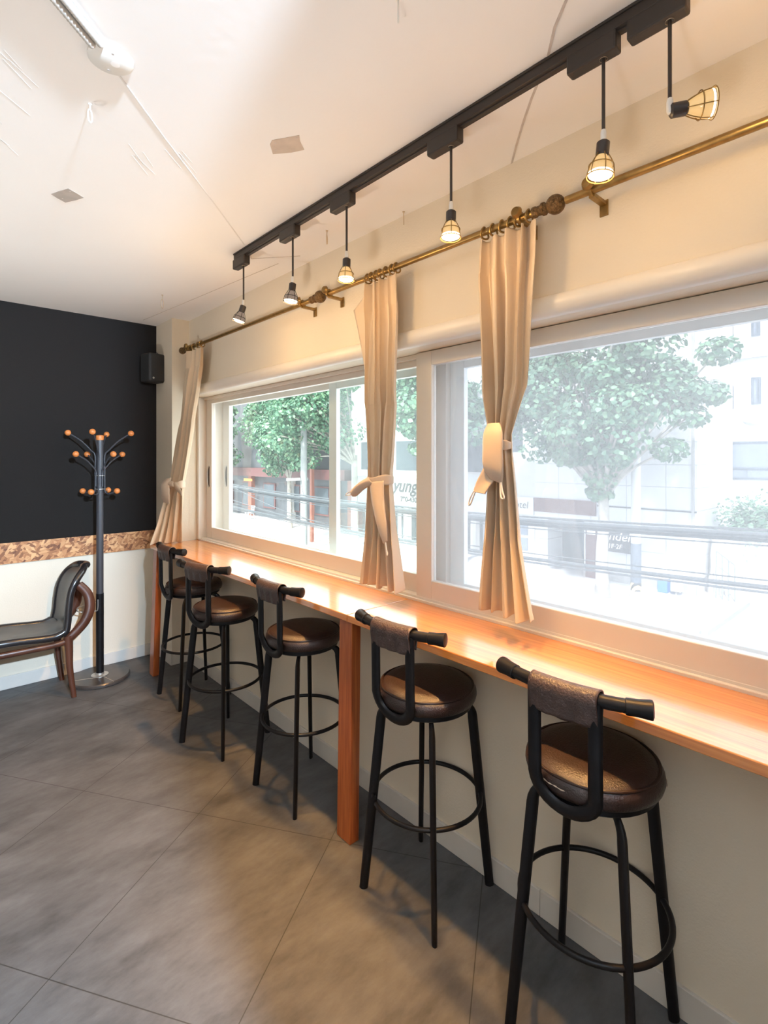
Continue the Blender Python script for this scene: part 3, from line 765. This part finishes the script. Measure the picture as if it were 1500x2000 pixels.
def paper(poly, mat, lab, holes):
    c = Vector((sum(p[0] for p in poly) / len(poly), sum(p[1] for p in poly) / len(poly), CZ))
    o_ = MB().prism([Vector((p[0], p[1], CZ)) - c for p in poly], (0, 0, -.0015)).build('ceiling_paper_patch', mat, None, smooth=False)
    o_.location = c
    for x, y in holes: MB().lathe([(0, -.0022), (.0035, -.0022), (.0035, -.001), (0, -.001)], Vector((x, y, CZ)) - c, seg=8).build('hole', M_crack, o_)
    tag(o_, lab, 'paper patch', 'paper patches on the ceiling')
paper([(.952, 1.645), (.945, 1.618), (.972, 1.575), (1.0, 1.530), (1.022, 1.558), (1.060, 1.590), (1.035, 1.635), (.990, 1.690)], M_paper, 'beige paper patch on the ceiling left of the lighting track', ((.962, 1.625), (1.0, 1.548), (.985, 1.66)))
paper([(.446, 2.58), (.466, 2.53), (.490, 2.478), (.520, 2.495), (.556, 2.52), (.535, 2.57), (.507, 2.622), (.47, 2.60)], M_paper2, 'greyish paper patch on the ceiling above the black wall', ((.50, 2.50), (.49, 2.59)))
def hook(x, y, lab, sz=1.0, mat=None):
    h_ = empty('ceiling_hook', (x, y, CZ))
    m_ = mat or M_hook
    MB().lathe([(0, 0), (.006, 0), (.006, -.003), (.0025, -.004), (.0022, -.018 * sz), (0, -.018 * sz)], seg=10).build('screw', m_, h_)
    pts = [(.011 * sz * math.sin(a) * .7, .011 * sz * math.sin(a) * .7, -.018 * sz - .02 * sz + .02 * sz * math.cos(a)) for a in (R(330) * k / 24 for k in range(25))]
    MB().tube(pts, .0021, 8).build('ring', m_, h_)
    tag(h_, lab, 'hook', 'screw hooks in the ceiling')
hook(.424, 1.842, 'white screw hook in the ceiling below the junction cover', 1.0, M_white)
hook(1.52, 2.08, 'pale screw hook in the ceiling between the track and the wall', 1.15)
hook(1.285, 3.66, 'brass screw hook in the ceiling near the corner above the black wall', 1.6)
hook(1.66, 1.685, 'pale screw hook where the ceiling meets the window wall', 1.0)
hook(.88, .912, 'white screw hook cut off by the top edge of the photo', 1.0, M_white)

# ------------------------------------------------------------------ the street outside
G = -2.6
M_asphalt = simple('pale_asphalt', (.44, .45, .46), .9, var=.06, vscale=1.5)
M_paving = simple('pale_paving', (.44, .44, .45), .9, var=.06, vscale=3)
M_kerb = simple('kerb_stone', (.28, .28, .28), .9, var=.1)
M_bark = simple('pale_bark', (.30, .28, .25), .9, var=.35, vscale=4)
M_concrete = simple('pole_concrete', (.20, .215, .215), .85, var=.08)
M_extwhite = simple('street_white_paint', (.56, .57, .58), .8, var=.02)
M_extcream = simple('street_cream_paint', (.48, .475, .46), .8, var=.03)
M_dark = simple('dark_shopfront', (.045, .05, .06), .5, var=.3, vscale=1.5)
M_darkglass = simple('dark_street_glass', (.05, .065, .08), .4, var=.2, vscale=2, spec=.2)
M_paleglass = simple('pale_street_glass', (.17, .20, .25), .2, var=.1, vscale=2)
M_maroon = simple('maroon_panel', (.10, .035, .035), .6, var=.1)
M_rust = simple('rust_red_paint', (.22, .075, .05), .6, var=.1)
M_signdark = simple('dark_sign_board', (.018, .018, .026), .5, var=.05)
M_bluegrey = simple('blue_grey_wrap', (.08, .10, .13), .6, var=.1)
M_stone = simple('rough_white_stone', (.46, .45, .43), .95, var=.35, vscale=2.2, bump=.8, bscale=4)
M_blue = simple('mail_box_blue', (.05, .17, .5), .5, var=.05)
M_cable = simple('black_cable', (.035, .042, .05), .5, var=.2)
M_signpale = simple('sign_board_offwhite', (.33, .335, .335), .7, var=.02)
M_text = simple('sign_lettering_grey', (.02, .019, .02), .6, var=.02)
M_textw = simple('sign_lettering_white', (.85, .85, .85), .6, var=.02)
M_orange = emit('orange_shop_lamp', (1, .42, .12), 3)

def tile_wall():
    m, nt, out = new_mat('white_tile_facade')
    p = principled(nt, out, (.78, .79, .8), .6)
    geo = N(nt, 'ShaderNodeNewGeometry')
    mp = N(nt, 'ShaderNodeMapping'); mp.inputs['Rotation'].default_value = (R(90), 0, R(90))
    sp = N(nt, 'ShaderNodeSeparateXYZ'); cb_ = N(nt, 'ShaderNodeCombineXYZ')
    L(nt, geo, 'Position', sp, 0); L(nt, sp, 1, cb_, 0); L(nt, sp, 2, cb_, 1)
    br = N(nt, 'ShaderNodeTexBrick', offset=0.0)
    br.inputs['Scale'].default_value = 1; br.inputs['Brick Width'].default_value = 1.25; br.inputs['Row Height'].default_value = .72
    br.inputs['Mortar Size'].default_value = .012
    br.inputs['Color1'].default_value = rgb(.55, .56, .57); br.inputs['Color2'].default_value = rgb(.52, .53, .54); br.inputs['Mortar'].default_value = rgb(.30, .31, .33)
    L(nt, cb_, 0, br, 'Vector'); L(nt, br, 'Color', p, 'Base Color'); return m
M_tile = tile_wall()
def leaf_mat():
    m, nt, out = new_mat('plane_tree_leaves')
    geo = N(nt, 'ShaderNodeNewGeometry')
    cr = N(nt, 'ShaderNodeValToRGB'); e = cr.color_ramp.elements
    e[0].color = rgb(.03, .10, .06); e[1].color = rgb(.20, .34, .20)
    k = e.new(.5); k.color = rgb(.075, .19, .11)
    L(nt, geo, 'Random Per Island', cr, 0)
    d = N(nt, 'ShaderNodeBsdfPrincipled'); d.inputs['Roughness'].default_value = .45
    t = N(nt, 'ShaderNodeBsdfTranslucent')
    L(nt, cr, 0, d, 'Base Color'); L(nt, cr, 0, t, 0)
    mx = N(nt, 'ShaderNodeMixShader'); mx.inputs[0].default_value = .35
    L(nt, d, 0, mx, 1); L(nt, t, 0, mx, 2); L(nt, mx, 0, out, 'Surface'); return m
M_leaf = leaf_mat()
def striped():
    m, nt, out = new_mat('yellow_black_stripes')
    p = principled(nt, out, (.8, .6, .1), .6)
    tc = N(nt, 'ShaderNodeTexCoord'); wv = N(nt, 'ShaderNodeTexWave', Scale=2.6); wv.bands_direction = 'DIAGONAL'
    L(nt, tc, 'Object', wv, 'Vector')
    cr = N(nt, 'ShaderNodeValToRGB'); cr.color_ramp.interpolation = 'CONSTANT'
    cr.color_ramp.elements[0].color = rgb(.05, .05, .05); cr.color_ramp.elements[1].position = .5; cr.color_ramp.elements[1].color = rgb(.80, .62, .25)
    L(nt, wv, 'Fac', cr, 0); L(nt, cr, 0, p, 'Base Color'); return m
M_stripe = striped()

struct(MB().box((2.3, -25, G - .3), (14.4, 70, G - .12)), 'ground_road', M_asphalt, smooth=False)
struct(MB().box((14.4, 4.2, G - .3), (30, 70, G)), 'ground_sidewalk', M_paving, smooth=False)
struct(MB().box((14.4, -25, G - .3), (40, 4.2, G - .11)), 'ground_side_street', M_asphalt, smooth=False)
struct(MB().box((14.25, 4.2, G - .2), (14.4, 70, G + .02)).box((14.4, 4.05, G - .2), (18.3, 4.2, G + .02)), 'trim_7', M_kerb, smooth=False)
struct(MB().box((14.9, 6.2, G - .05), (15.6, 8.4, G + .012)), 'trim_8', M_kerb, smooth=False)

def tree(x, y, lab, clumps, trunk_top, seed, leaf=.2, per=90, r0=.17, lean=0):
    rnd = random.Random(seed)
    t = empty('street_tree', (x, y, G))
    tag(t, lab, 'tree', 'plane trees along the far pavement')
    pts = bez([(0, 0, 0), (.04 + lean * .3, .05, 1.2), (-.03 + lean * .7, -.05, 2.4), (lean, 0, trunk_top)], 6)
    tb_ = MB().tube(pts, [r0 * (1.25 - .06 * k) if k < 3 else r0 * (1 - .018 * k) for k in range(len(pts))], 12)
    mb_ = MB(); bm = mb_.bm
    for (cx_, cy_, cz_, r_) in clumps:
        tb_.tube(bez([(lean, 0, trunk_top - .5), (lean + cx_ * .4, cy_ * .4, trunk_top + (cz_ - trunk_top) * .4), (cx_, cy_, cz_)], 4), [.07 - .006 * k for k in range(9)], 6)
        for _ in range(per):
            while True:
                v = Vector((rnd.uniform(-1, 1), rnd.uniform(-1, 1), rnd.uniform(-1, 1)))
                if v.length < 1: break
            v = v.normalized() * (v.length ** .45)
            c = Vector((cx_, cy_, cz_)) + Vector((v.x, v.y, v.z * .7)) * r_
            n = (v + Vector((rnd.gauss(0, .5), rnd.gauss(0, .5), .6 + rnd.gauss(0, .4)))).normalized()
            a = n.orthogonal().normalized(); a.rotate(Matrix.Rotation(rnd.uniform(0, 6.28), 3, n)); b_ = n.cross(a)
            s_ = leaf * rnd.uniform(.7, 1.35)
            dr = Vector((0, 0, -.25 * s_))
            vs_ = [bm.verts.new(c + a * (px_ * s_) + b_ * (py_ * s_) + dr * abs(py_)) for px_, py_ in ((-.6, 0), (-.25, .5), (.2, .42), (.7, 0), (.2, -.42), (-.25, -.5))]
            bm.faces.new(vs_)
    tb_.build('trunk', M_bark, t)
    mb_.build('foliage', M_leaf, t, smooth=False)
    return t
def clumps(seed, n, c, rad, r_):
    rnd = random.Random(seed); out = []
    for _ in range(n):
        while True:
            v = Vector((rnd.uniform(-1, 1), rnd.uniform(-1, 1), rnd.uniform(-1, 1)))
            if .35 < v.length < 1: break
        out.append((c[0] + v.x * rad[0], c[1] + v.y * rad[1], c[2] + v.z * rad[2], r_ * rnd.uniform(.7, 1.2)))
    return out
tree(17.3, 36.5, 'furthest street tree, at the far left edge of the left window', clumps(1, 36, (-.8, 0, 6.2), (1.5, 2.6, 3.0), .9), 3.6, 11, per=130, leaf=.19)
tree(17.2, 27.4, 'leafy green tree in front of the dark shop, seen through the clear left pane', clumps(2, 56, (-.7, 0, 6.6), (1.5, 2.7, 3.2), .9), 3.4, 12, per=260, leaf=.13)
tree(16.0, 19.6, 'street tree right of the concrete pole, beside the white shop sign', clumps(3, 50, (-2.2, .9, 7.0), (1.7, 2.7, 2.8), .9), 4.4, 13, per=260, leaf=.12)
tree(16.5, 13.4, 'street tree seen left of the right curtain through the hazy glass', clumps(4, 44, (-.7, .7, 6.6), (1.2, 1.8, 2.6), .75) + [(-.2, .3, 3.9, .6), (0, .6, 3.5, .45)], 3.6, 14, per=200, leaf=.15)
tree(15.8, 7.3, 'big spreading street tree by the dark sign in the right window', clumps(5, 62, (-.55, .45, 6.2), (1.55, 3.1, 2.0), .76) + clumps(55, 9, (-.5, .1, 4.4), (.7, 1.3, .5), .5) + [(-.1, 0, 3.7, .55), (0, .1, 3.2, .42), (.1, -.2, 4.1, .6), (0, -1.9, 4.5, .5), (0, 1.2, 4.7, .6), (0, -2.4, 5.4, .5), (0, -3.1, 7.1, .55), (0, -2.9, 6.0, .5)], 3.4, 15, per=260, leaf=.115, r0=.2)

# poles
pp = empty('utility_pole', (13.45, 20.2, G - .12)); tag(pp, 'grey concrete utility pole in front of the dark shop', 'pole')
MB().tube([(0, 0, 0), (0, 0, 11)], [.17, .12], 18).build('shaft', M_concrete, pp)
MB().box((-.9, -.06, 3.35), (.2, .06, 3.47)).build('cross_arm', M_kerb, pp, smooth=False)
pr_ = empty('red_post', (15.0, 21.8, G)); tag(pr_, 'thin rust red post beside the concrete pole', 'post')
MB().box((-.08, -.08, .03), (.08, .08, 4.3)).build('shaft', M_rust, pr_, smooth=False)
MB().box((-.16, -.16, 0), (.16, .16, .04)).build('foot_plate', M_kerb, pr_, smooth=False)
p2 = empty('utility_pole', (16.4, 6.55, G)); tag(p2, 'white utility pole with dark wrap and striped band, right of the big tree', 'pole')
MB().tube([(0, 0, 0), (0, 0, 10)], [.145, .115], 20).build('shaft', M_extwhite, p2)
MB().lathe([(.150, .46), (.150, 1.66), (.144, 1.66)], seg=24).build('dark_wrap', M_bluegrey, p2)
MB().lathe([(.153, .20), (.153, .46), (.144, .46)], seg=24).build('striped_band', M_stripe, p2)
MB().lathe([(0, 0), (.17, 0), (.21, .2), (.15, .21)], seg=24).build('planter_base', M_extwhite, p2)
lp_ = empty('street_lamp', (17.2, 3.4, G)); tag(lp_, 'white street lamp head reaching over the alley at far right', 'street lamp')
MB().tube(bez([(.2, -1.6, 0), (.2, -1.6, 4.6), (.15, -1.2, 5.25), (0, .1, 5.33)], 6), .06, 10).build('arm', M_extwhite, lp_)
MB().sphere((0, .32, 5.27), .26, 16, (.8, 1, .5)).build('lamp_head', M_extcream, lp_)

# white tiled building
bA = empty('street_building', (18, 8, G)); tag(bA, 'white tiled building with a dark doorway across the street', 'building')
def rel(root, lo, hi): return Vector(lo) - root.location, Vector(hi) - root.location
def bbox(mb, root, lo, hi): a, b_ = rel(root, lo, hi); return mb.box(a, b_)
m_ = MB()
bbox(m_, bA, (18, 5.35, G), (21.8, 9.0, 9)); bbox(m_, bA, (18, 10.45, G), (21.8, 10.99, 9)); bbox(m_, bA, (18, 9.0, -.6), (21.8, 10.45, 9)); bbox(m_, bA, (19.2, 9.0, G), (21.8, 10.45, -.6))
m_.build('wall', M_tile, bA, smooth=False)
m_ = bbox(MB(), bA, (19.1, 9.0, G), (19.19, 10.45, -.62)); m_.build('glass_door', M_darkglass, bA, smooth=False)
m_ = bbox(MB(), bA, (17.9, 8.55, -.4), (17.999, 10.98, .12)); m_.build('door_header', M_maroon, bA, smooth=False)
m_ = bbox(MB(), bA, (17.86, 8.46, G + .01), (17.999, 8.88, -.78)); o = m_.build('side_panel', M_maroon, bA, smooth=False)
m_ = bbox(MB(), bA, (17.845, 8.52, -1.05), (17.859, 8.82, -.82)); m_.build('notice', M_textw, o, smooth=False)
m_ = bbox(MB(), bA, (17.93, 5.35, G), (17.999, 9.0, G + .3)); m_.build('plinth', M_kerb, bA, smooth=False)
m_ = bbox(MB(), bA, (17.95, 5.42, -2), (18.02, 5.5, 8.9)); m_.build('drain_pipe', M_kerb, bA, smooth=False)
m_ = bbox(MB(), bA, (17.96, 5.36, -.05), (17.999, 8.5, -.01)); m_.build('wall_cable', M_cable, bA, smooth=False)
for y0, y1, z0, z1 in ((9.2, 10.4, 2.0, 3.4), (6.2, 7.6, 5.6, 6.8)):
    m_ = bbox(MB(), bA, (17.985, y0, z0), (17.999, y1, z1)); o = m_.build('window', M_extcream, bA, smooth=False)
    m_ = bbox(MB(), bA, (17.975, y0 + .07, z0 + .07), (17.986, y1 - .07, z1 - .07)); m_.build('pane', M_paleglass, o, smooth=False)
sg = empty('shop_sign', (17.72, 7.65, -1.13)); tag(sg, 'dark square sign with white handwriting on the white tiled building', 'sign')
m_ = MB().box((0, -.37, -.41), (.08, .37, .41)).build('board', M_signdark, sg, smooth=False)
MB().box((.08, -.3, .2), (.275, -.25, .25)).box((.08, .25, .2), (.275, .3, .25)).build('wall_bracket', M_kerb, sg, smooth=False)
text_mesh('ndel', .42, 'lettering', M_textw, facing_room((-.006, -.02, .12)), sg, shear=.25)
text_mesh('1F·2F', .22, 'lettering', M_textw, facing_room((-.006, .12, -.22)), sg, shear=.1)

# white shop with "el" sign
bB = empty('small_shop', (18, 11.6, G)); tag(bB, 'narrow pale shop front with pasted posters left of the tiled building', 'building')
m_ = MB(); bbox(m_, bB, (18.02, 11.0, G), (26, 12.3, 8.5)); m_.build('wall', M_extcream, bB, smooth=False)
m_ = bbox(MB(), bB, (17.93, 11.03, -.55), (18.019, 12.27, .12)); o = m_.build('sign_panel', M_extwhite, bB, smooth=False)
text_mesh('hotel', .40, 'lettering', M_text, facing_room((17.925 - bB.location.x, 11.66 - bB.location.y, -.2 - G)), o, shear=.1)
m_ = bbox(MB(), bB, (17.98, 11.0, G + .02), (18.019, 11.25, -.9)); m_.build('side_post', M_extwhite, bB, smooth=False)
for k in range(4):
    m_ = bbox(MB(), bB, (17.99, 11.32 + .45 * (k % 2), -2.0 + .62 * (k // 2)), (18.019, 11.70 + .45 * (k % 2), -1.5 + .62 * (k // 2))); m_.build('poster', M_paleglass, bB, smooth=False)
m_ = bbox(MB(), bB, (18.0, 11.55, 1.9), (18.019, 12.25, 3.1)); m_.build('window', M_darkglass, bB, smooth=False)

# wide white shop with sign
bC = empty('signboard_shop', (18, 17, G)); tag(bC, 'wide white shop building with a long white signboard', 'building')
m_ = MB(); bbox(m_, bC, (18.02, 12.31, -.75), (27, 22.38, 8.5)); bbox(m_, bC, (19, 12.31, G), (27, 22.38, -.75))
m_.build('wall', M_extwhite, bC, smooth=False)
for k in range(8):
    y_ = 12.5 + k * 1.38
    m_ = bbox(MB(), bC, (18.02, y_, G), (18.3, y_ + .28, -.76)); m_.build('column', M_extcream, bC, smooth=False)
for k in range(7):
    y_ = 12.85 + k * 1.38
    m_ = bbox(MB(), bC, (18.9, y_, G + .1), (18.99, y_ + .98, -.8)); m_.build('shop_window', M_darkglass, bC, smooth=False)
for y0, y1 in ((13.4, 15.2), (17.0, 18.9), (20.0, 21.6)):
    m_ = bbox(MB(), bC, (17.99, y0, .95), (18.019, y1, 2.6)); o = m_.build('window', M_extcream, bC, smooth=False)
    m_ = bbox(MB(), bC, (17.98, y0 + .1, 1.05), (17.991, y1 - .1, 2.5)); m_.build('pane', M_darkglass, o, smooth=False)
sg2 = empty('shop_signboard', (17.87, 18.6, .02)); tag(sg2, 'long white signboard with grey italic letters over the white shop', 'sign')
MB().box((0, -3.6, -.66), (.12, 3.6, .66)).build('board', M_signpale, sg2, smooth=False)
text_mesh('yung', .88, 'lettering', M_text, facing_room((-.006, -.50, .26)), sg2, shear=.35, bold=.022)
text_mesh('790-430', .34, 'lettering', M_text, facing_room((-.006, -.80, -.38)), sg2, bold=.012)

# dark shop
bD = empty('dark_shop', (19, 32, G)); tag(bD, 'dark brown shop building behind the trees in the left window', 'building')
m_ = MB(); bbox(m_, bD, (19, 22.4, G), (27, 52, 7)); m_.build('wall', M_dark, bD, smooth=False)
m_ = bbox(MB(), bD, (18.4, 23.5, .35), (18.999, 44, .95)); m_.build('awning', M_maroon, bD, smooth=False)
for k, y_ in enumerate((22.6, 24.6, 29.5, 35.0, 40.5)):
    m_ = bbox(MB(), bD, (18.7, y_, G), (18.999, y_ + (.5 if k else 1.0), .35)); m_.build('pillar', M_rust if k != 2 else M_extcream, bD, smooth=False)
for k in range(5):
    y_ = 25.6 + k * 3.2
    m_ = bbox(MB(), bD, (18.9, y_, -1.9), (18.999, y_ + 1.6, -.1)); o = m_.build('window', M_maroon, bD, smooth=False)
    m_ = bbox(MB(), bD, (18.88, y_ + .1, -1.8), (18.901, y_ + 1.5, -.2)); m_.build('pane', M_darkglass, o, smooth=False)
m_ = bbox(MB(), bD, (18.3, 34.3, -.02), (18.39, 35.4, .16)); m_.build('shop_lamp', M_orange, bD, smooth=False)

# white chair on the pavement
wc = empty('garden_chair', (17.6, 33.2, G)); tag(wc, 'small white chair standing on the pavement by the dark shop', 'chair')
MB().box((-.24, -.24, .42), (.24, .24, .46)).build('seat', M_extwhite, wc, smooth=False)
m_ = MB()
for k in range(5): m_.tube([(-.05 + .26, -.2 + .1 * k, .46), (.28, -.22 + .11 * k, .86)], .016, 6)
m_.box((.25, -.26, .84), (.31, .26, .92)).build('backrest', M_extwhite, wc, smooth=False)
for sx in (-1, 1):
    for sy in (-1, 1): MB().tube([(sx * .19, sy * .19, .43), (sx * .25, sy * .25, 0)], .022, 8).build('leg', M_extwhite, wc)

# boxes in front of the tiled building
mbx = empty('mail_box', (17.75, 6.22, G)); tag(mbx, 'blue and white box standing by the white tiled wall', 'box')
MB().box((-.16, -.15, .0), (.16, .15, .42)).build('lower_body', M_blue, mbx, smooth=False, bevel=.02)
MB().box((-.16, -.15, .42), (.16, .15, .74)).build('upper_body', M_extwhite, mbx, smooth=False, bevel=.02)
wbx = empty('meter_box', (17.6, 5.8, G)); tag(wbx, 'white box on a short post next to the blue box', 'box')
MB().box((-.1, -.15, .12), (.1, .15, .76)).build('cabinet', M_extwhite, wbx, smooth=False, bevel=.02)
MB().box((-.03, -.03, 0), (.03, .03, .13)).build('post', M_kerb, wbx, smooth=False)

# stone wall, bush, hillside lane
sw = MB()
rnd = random.Random(4)
def stone(u, v):
    y = 5.2 - 1.8 * u; z = G - .1 + (1.75 + .25 * u) * v
    return Vector((18.6 + 1.6 * u + .35 * v + .12 * mnoise.noise(Vector((y * 1.6, z * 1.6, 0))), y, z))
sw.grid(stone, 30, 24)
o = sw.build('stone_wall', M_stone, None, solid=.3); tag(o, 'rough white stone retaining wall under the green bush', 'wall'); o['kind'] = 'thing'
struct(MB().prism([(19.0, 5.3, G - .2), (40, 5.3, G - .2), (40, 5.3, 1.2), (23, 5.3, .45), (19.2, 5.3, -.95)], (0, -12, 0)), 'ground_hillside', M_paving, smooth=False)
bu = empty('leafy_bush', (19.6, 4.3, -.95)); tag(bu, 'dark green bush growing over the stone wall', 'bush')
mb_ = MB(); bm = mb_.bm
for _ in range(1500):
    v = Vector((rnd.gauss(0, .36), max(-.9, min(.95, rnd.gauss(0, .40))), rnd.gauss(.6, .34)))
    if v.z < -.2: v.z = -v.z
    n = Vector((rnd.gauss(-.4, .5), rnd.gauss(0, .5), .7)).normalized(); a = n.orthogonal().normalized(); a.rotate(Matrix.Rotation(rnd.uniform(0, 6.28), 3, n)); b_ = n.cross(a); s_ = rnd.uniform(.06, .13)
    bm.faces.new([bm.verts.new(v + a * (px_ * s_) + b_ * (py_ * s_)) for px_, py_ in ((-.7, 0), (0, .45), (.8, 0), (0, -.45))])
mb_.build('foliage', M_leaf, bu, smooth=False)
MB().tube([(0, 0, -.1), (.02, .03, .3), (0, 0, .7)], .04, 8).build('stem', M_bark, bu)

# building up the lane
bE = empty('street_building', (22, 3, G)); tag(bE, 'tall white building with several windows up the lane at right', 'building')
m_ = MB(); bbox(m_, bE, (22, -8, G), (32, 6.15, 10)); m_.build('wall', M_extwhite, bE, smooth=False)
for y0, y1, z0, z1, mt in ((5.36, 6.1, 3.42, 4.28, M_paleglass), (4.54, 4.83, 3.55, 4.5, M_paleglass), (2.2, 5.86, .9, 2.25, M_paleglass), (5.37, 5.55, 5.85, 6.5, M_darkglass), (4.56, 4.83, 5.95, 6.5, M_paleglass), (2.4, 3.4, 3.5, 4.6, M_paleglass)):
    m_ = MB(); bbox(m_, bE, (21.96, y0, z0), (21.999, y1, z0 + .07)); bbox(m_, bE, (21.96, y0, z1 - .07), (21.999, y1, z1)); bbox(m_, bE, (21.96, y0, z0 + .07), (21.999, y0 + .07, z1 - .07)); bbox(m_, bE, (21.96, y1 - .07, z0 + .07), (21.999, y1, z1 - .07))
    if y1 - y0 > 3:
        bbox(m_, bE, (21.96, y0 + .07, z0 + .35), (21.999, y1 - .07, z0 + .42))
        for q in range(1, 4): bbox(m_, bE, (21.96, y0 + (y1 - y0) * q / 4, z0 + .07), (21.999, y0 + (y1 - y0) * q / 4 + .07, z0 + .36))
    else:
        bbox(m_, bE, (21.96, y0 + (y1 - y0) * .28, z0 + .07), (21.999, y0 + (y1 - y0) * .28 + .05, z1 - .07))
    o = m_.build('window', M_bluegrey, bE, smooth=False)
    m_ = bbox(MB(), bE, (21.985, y0 + .06, z0 + .06), (21.9985, y1 - .06, z1 - .06)); m_.build('pane', mt, o, smooth=False)
m_ = MB(); bbox(m_, bE, (21.9, -8, 5.2), (21.999, 6.15, 5.3)); m_.build('ledge', M_extcream, bE, smooth=False)
for k, (y_, z_) in enumerate(((5.95, 1.25), (5.98, .75), (5.98, .35))):
    me_ = bbox(MB(), bE, (21.8, y_ - .14, z_), (21.999, y_ + .14, z_ + .34)); me_.build('electric_meter', M_bluegrey, bE, smooth=False, bevel=.03)
ra = MB()
for k in range(4):
    ra.tube([(18.05, 4.85 - .16 * k, G), (18.05, 4.85 - .16 * k, -1.15 - .12 * k)], .025, 6)
ra.tube([(18.05, 4.85, -1.15), (18.05, 4.37, -1.51)], .03, 6).tube([(18.05, 4.85, -1.6), (18.05, 4.37, -1.9)], .02, 6)
o = ra.build('stair_railing', M_concrete); tag(o, 'small grey railing above the stone wall at right', 'railing')

# overhead cables
def cable(dx, z0, k, ymid, r_, lab, name='hanging_cable', y0=-6, y1=30, grp='overhead cables along the street'):
    pts = [(6 + dx, y, z0 + k * (y - ymid) ** 2) for y in (y0 + (y1 - y0) * i / 60 for i in range(61))]
    o_ = MB().tube(pts, r_, 8).build(name, M_cable); tag(o_, lab, 'cable', grp)
cable(0, .80, .0042, 6.5, .030, 'thickest black overhead cable of the upper bundle')
cable(.07, .745, .0042, 6.5, .022, 'second thick cable hanging just under the upper main cable')
cable(-.02, .31, .0042, 6.5, .024, 'thick black overhead cable of the lower bundle')
for dx, z0 in ((.14, .84), (-.09, .865), (.21, .82), (.02, .70)):
    cable(dx, z0, .0042, 6.5, .008, 'thin wire running along the upper cable bundle', 'hanging_wire')
for dx, z0 in ((.08, .36), (-.1, .275), (.14, .235)):
    cable(dx, z0, .0042, 6.5, .008, 'thin wire running along the lower cable bundle', 'hanging_wire')
def wire(p, q, sag, lab):
    p, q = Vector(p), Vector(q)
    o_ = MB().tube([p.lerp(q, t / 20) - Vector((0, 0, sag * 4 * (t / 20) * (1 - t / 20))) for t in range(21)], .009, 6).build('hanging_wire', M_cable); tag(o_, lab, 'cable', 'wires crossing between the cable bundles')
wire((5.7, 13.5, .85), (5.7, 6.6, .32), .06, 'thin wire crossing down from the upper to the lower cable bundle')
wire((5.78, 11.6, .93), (5.78, 6.8, .36), .12, 'second thin wire sagging between the two cable bundles')
wire((6.32, 9.4, .82), (13.2, 20.1, .9), .25, 'thin wire running from the upper cables to the concrete pole')


# ------------------------------------------------------------------ light
wd = bpy.data.worlds.new('World'); sc.world = wd; wd.use_nodes = True
bg = wd.node_tree.nodes.get('Background') or wd.node_tree.nodes.new('ShaderNodeBackground')
bg.inputs[0].default_value = (.90, .96, 1, 1); bg.inputs[1].default_value = 5.0
sl = bpy.data.lights.new('sun', 'SUN'); sl.energy = 15; sl.angle = R(3); sl.color = (1, .97, .9)
so = bpy.data.objects.new('sun', sl); col.objects.link(so); so.rotation_euler = Vector((0, 0, -1)).rotation_difference(Vector((.62, .25, -.75))).to_euler()
pl = bpy.data.lights.new('globe_lamp', 'POINT'); pl.energy = 1900; pl.color = (.60, .79, 1); pl.shadow_soft_size = .045
po = bpy.data.objects.new('globe_lamp', pl); col.objects.link(po); po.location = (.17, -1.5, 2.58)
for x, y, e_ in ((-.7, .2, 50), (-.6, 3.1, 86)):     # added unseen fill spots that brighten the ceiling, not known lamps
    ul = bpy.data.lights.new('ceiling_fill', 'SPOT'); ul.energy = e_; ul.color = (1, .96, .91); ul.spot_size = R(140); ul.spot_blend = .5; ul.shadow_soft_size = .1
    uo = bpy.data.objects.new('ceiling_fill', ul); col.objects.link(uo); uo.location = (x, y, .9); uo.rotation_euler = (PI, 0, 0)
for y0, y1 in ((-.6, 1.6), (1.8, 4.1)):
    al = bpy.data.lights.new('window_portal', 'AREA'); al.shape = 'RECTANGLE'; al.size = 1.1; al.size_y = y1 - y0
    al.cycles.is_portal = True
    ao = bpy.data.objects.new('window_portal', al); col.objects.link(ao); ao.location = (2.06, (y0 + y1) / 2, 1.58)
    ao.rotation_euler = Vector((0, 0, -1)).rotation_difference(Vector((-1, 0, 0))).to_euler()

# ------------------------------------------------------------------ camera and render settings
cd = bpy.data.cameras.new('camera'); cam = bpy.data.objects.new('camera', cd); col.objects.link(cam)
cam.location = (0, 0, 1.65); cam.rotation_euler = (PI / 2, 0, -R(42.41))
cd.sensor_fit = 'VERTICAL'; cd.sensor_height = 36; cd.lens = 36 * 1016.8 / 2000
cd.shift_y = -(1000 - 895) / 2000 ; cd.clip_start = .02; cd.clip_end = 300
sc.camera = cam
vs = sc.view_settings; vs.view_transform = 'Standard'; vs.look = 'None'; vs.gamma = 1; vs.use_curve_mapping = False; vs.exposure = 0
cy = sc.cycles
cy.use_denoising = True
cy.max_bounces = 9; cy.diffuse_bounces = 5; cy.glossy_bounces = 4; cy.transmission_bounces = 6; cy.transparent_max_bounces = 16
cy.caustics_reflective = False; cy.caustics_refractive = False; cy.sample_clamp_indirect = 6; cy.blur_glossy = .5
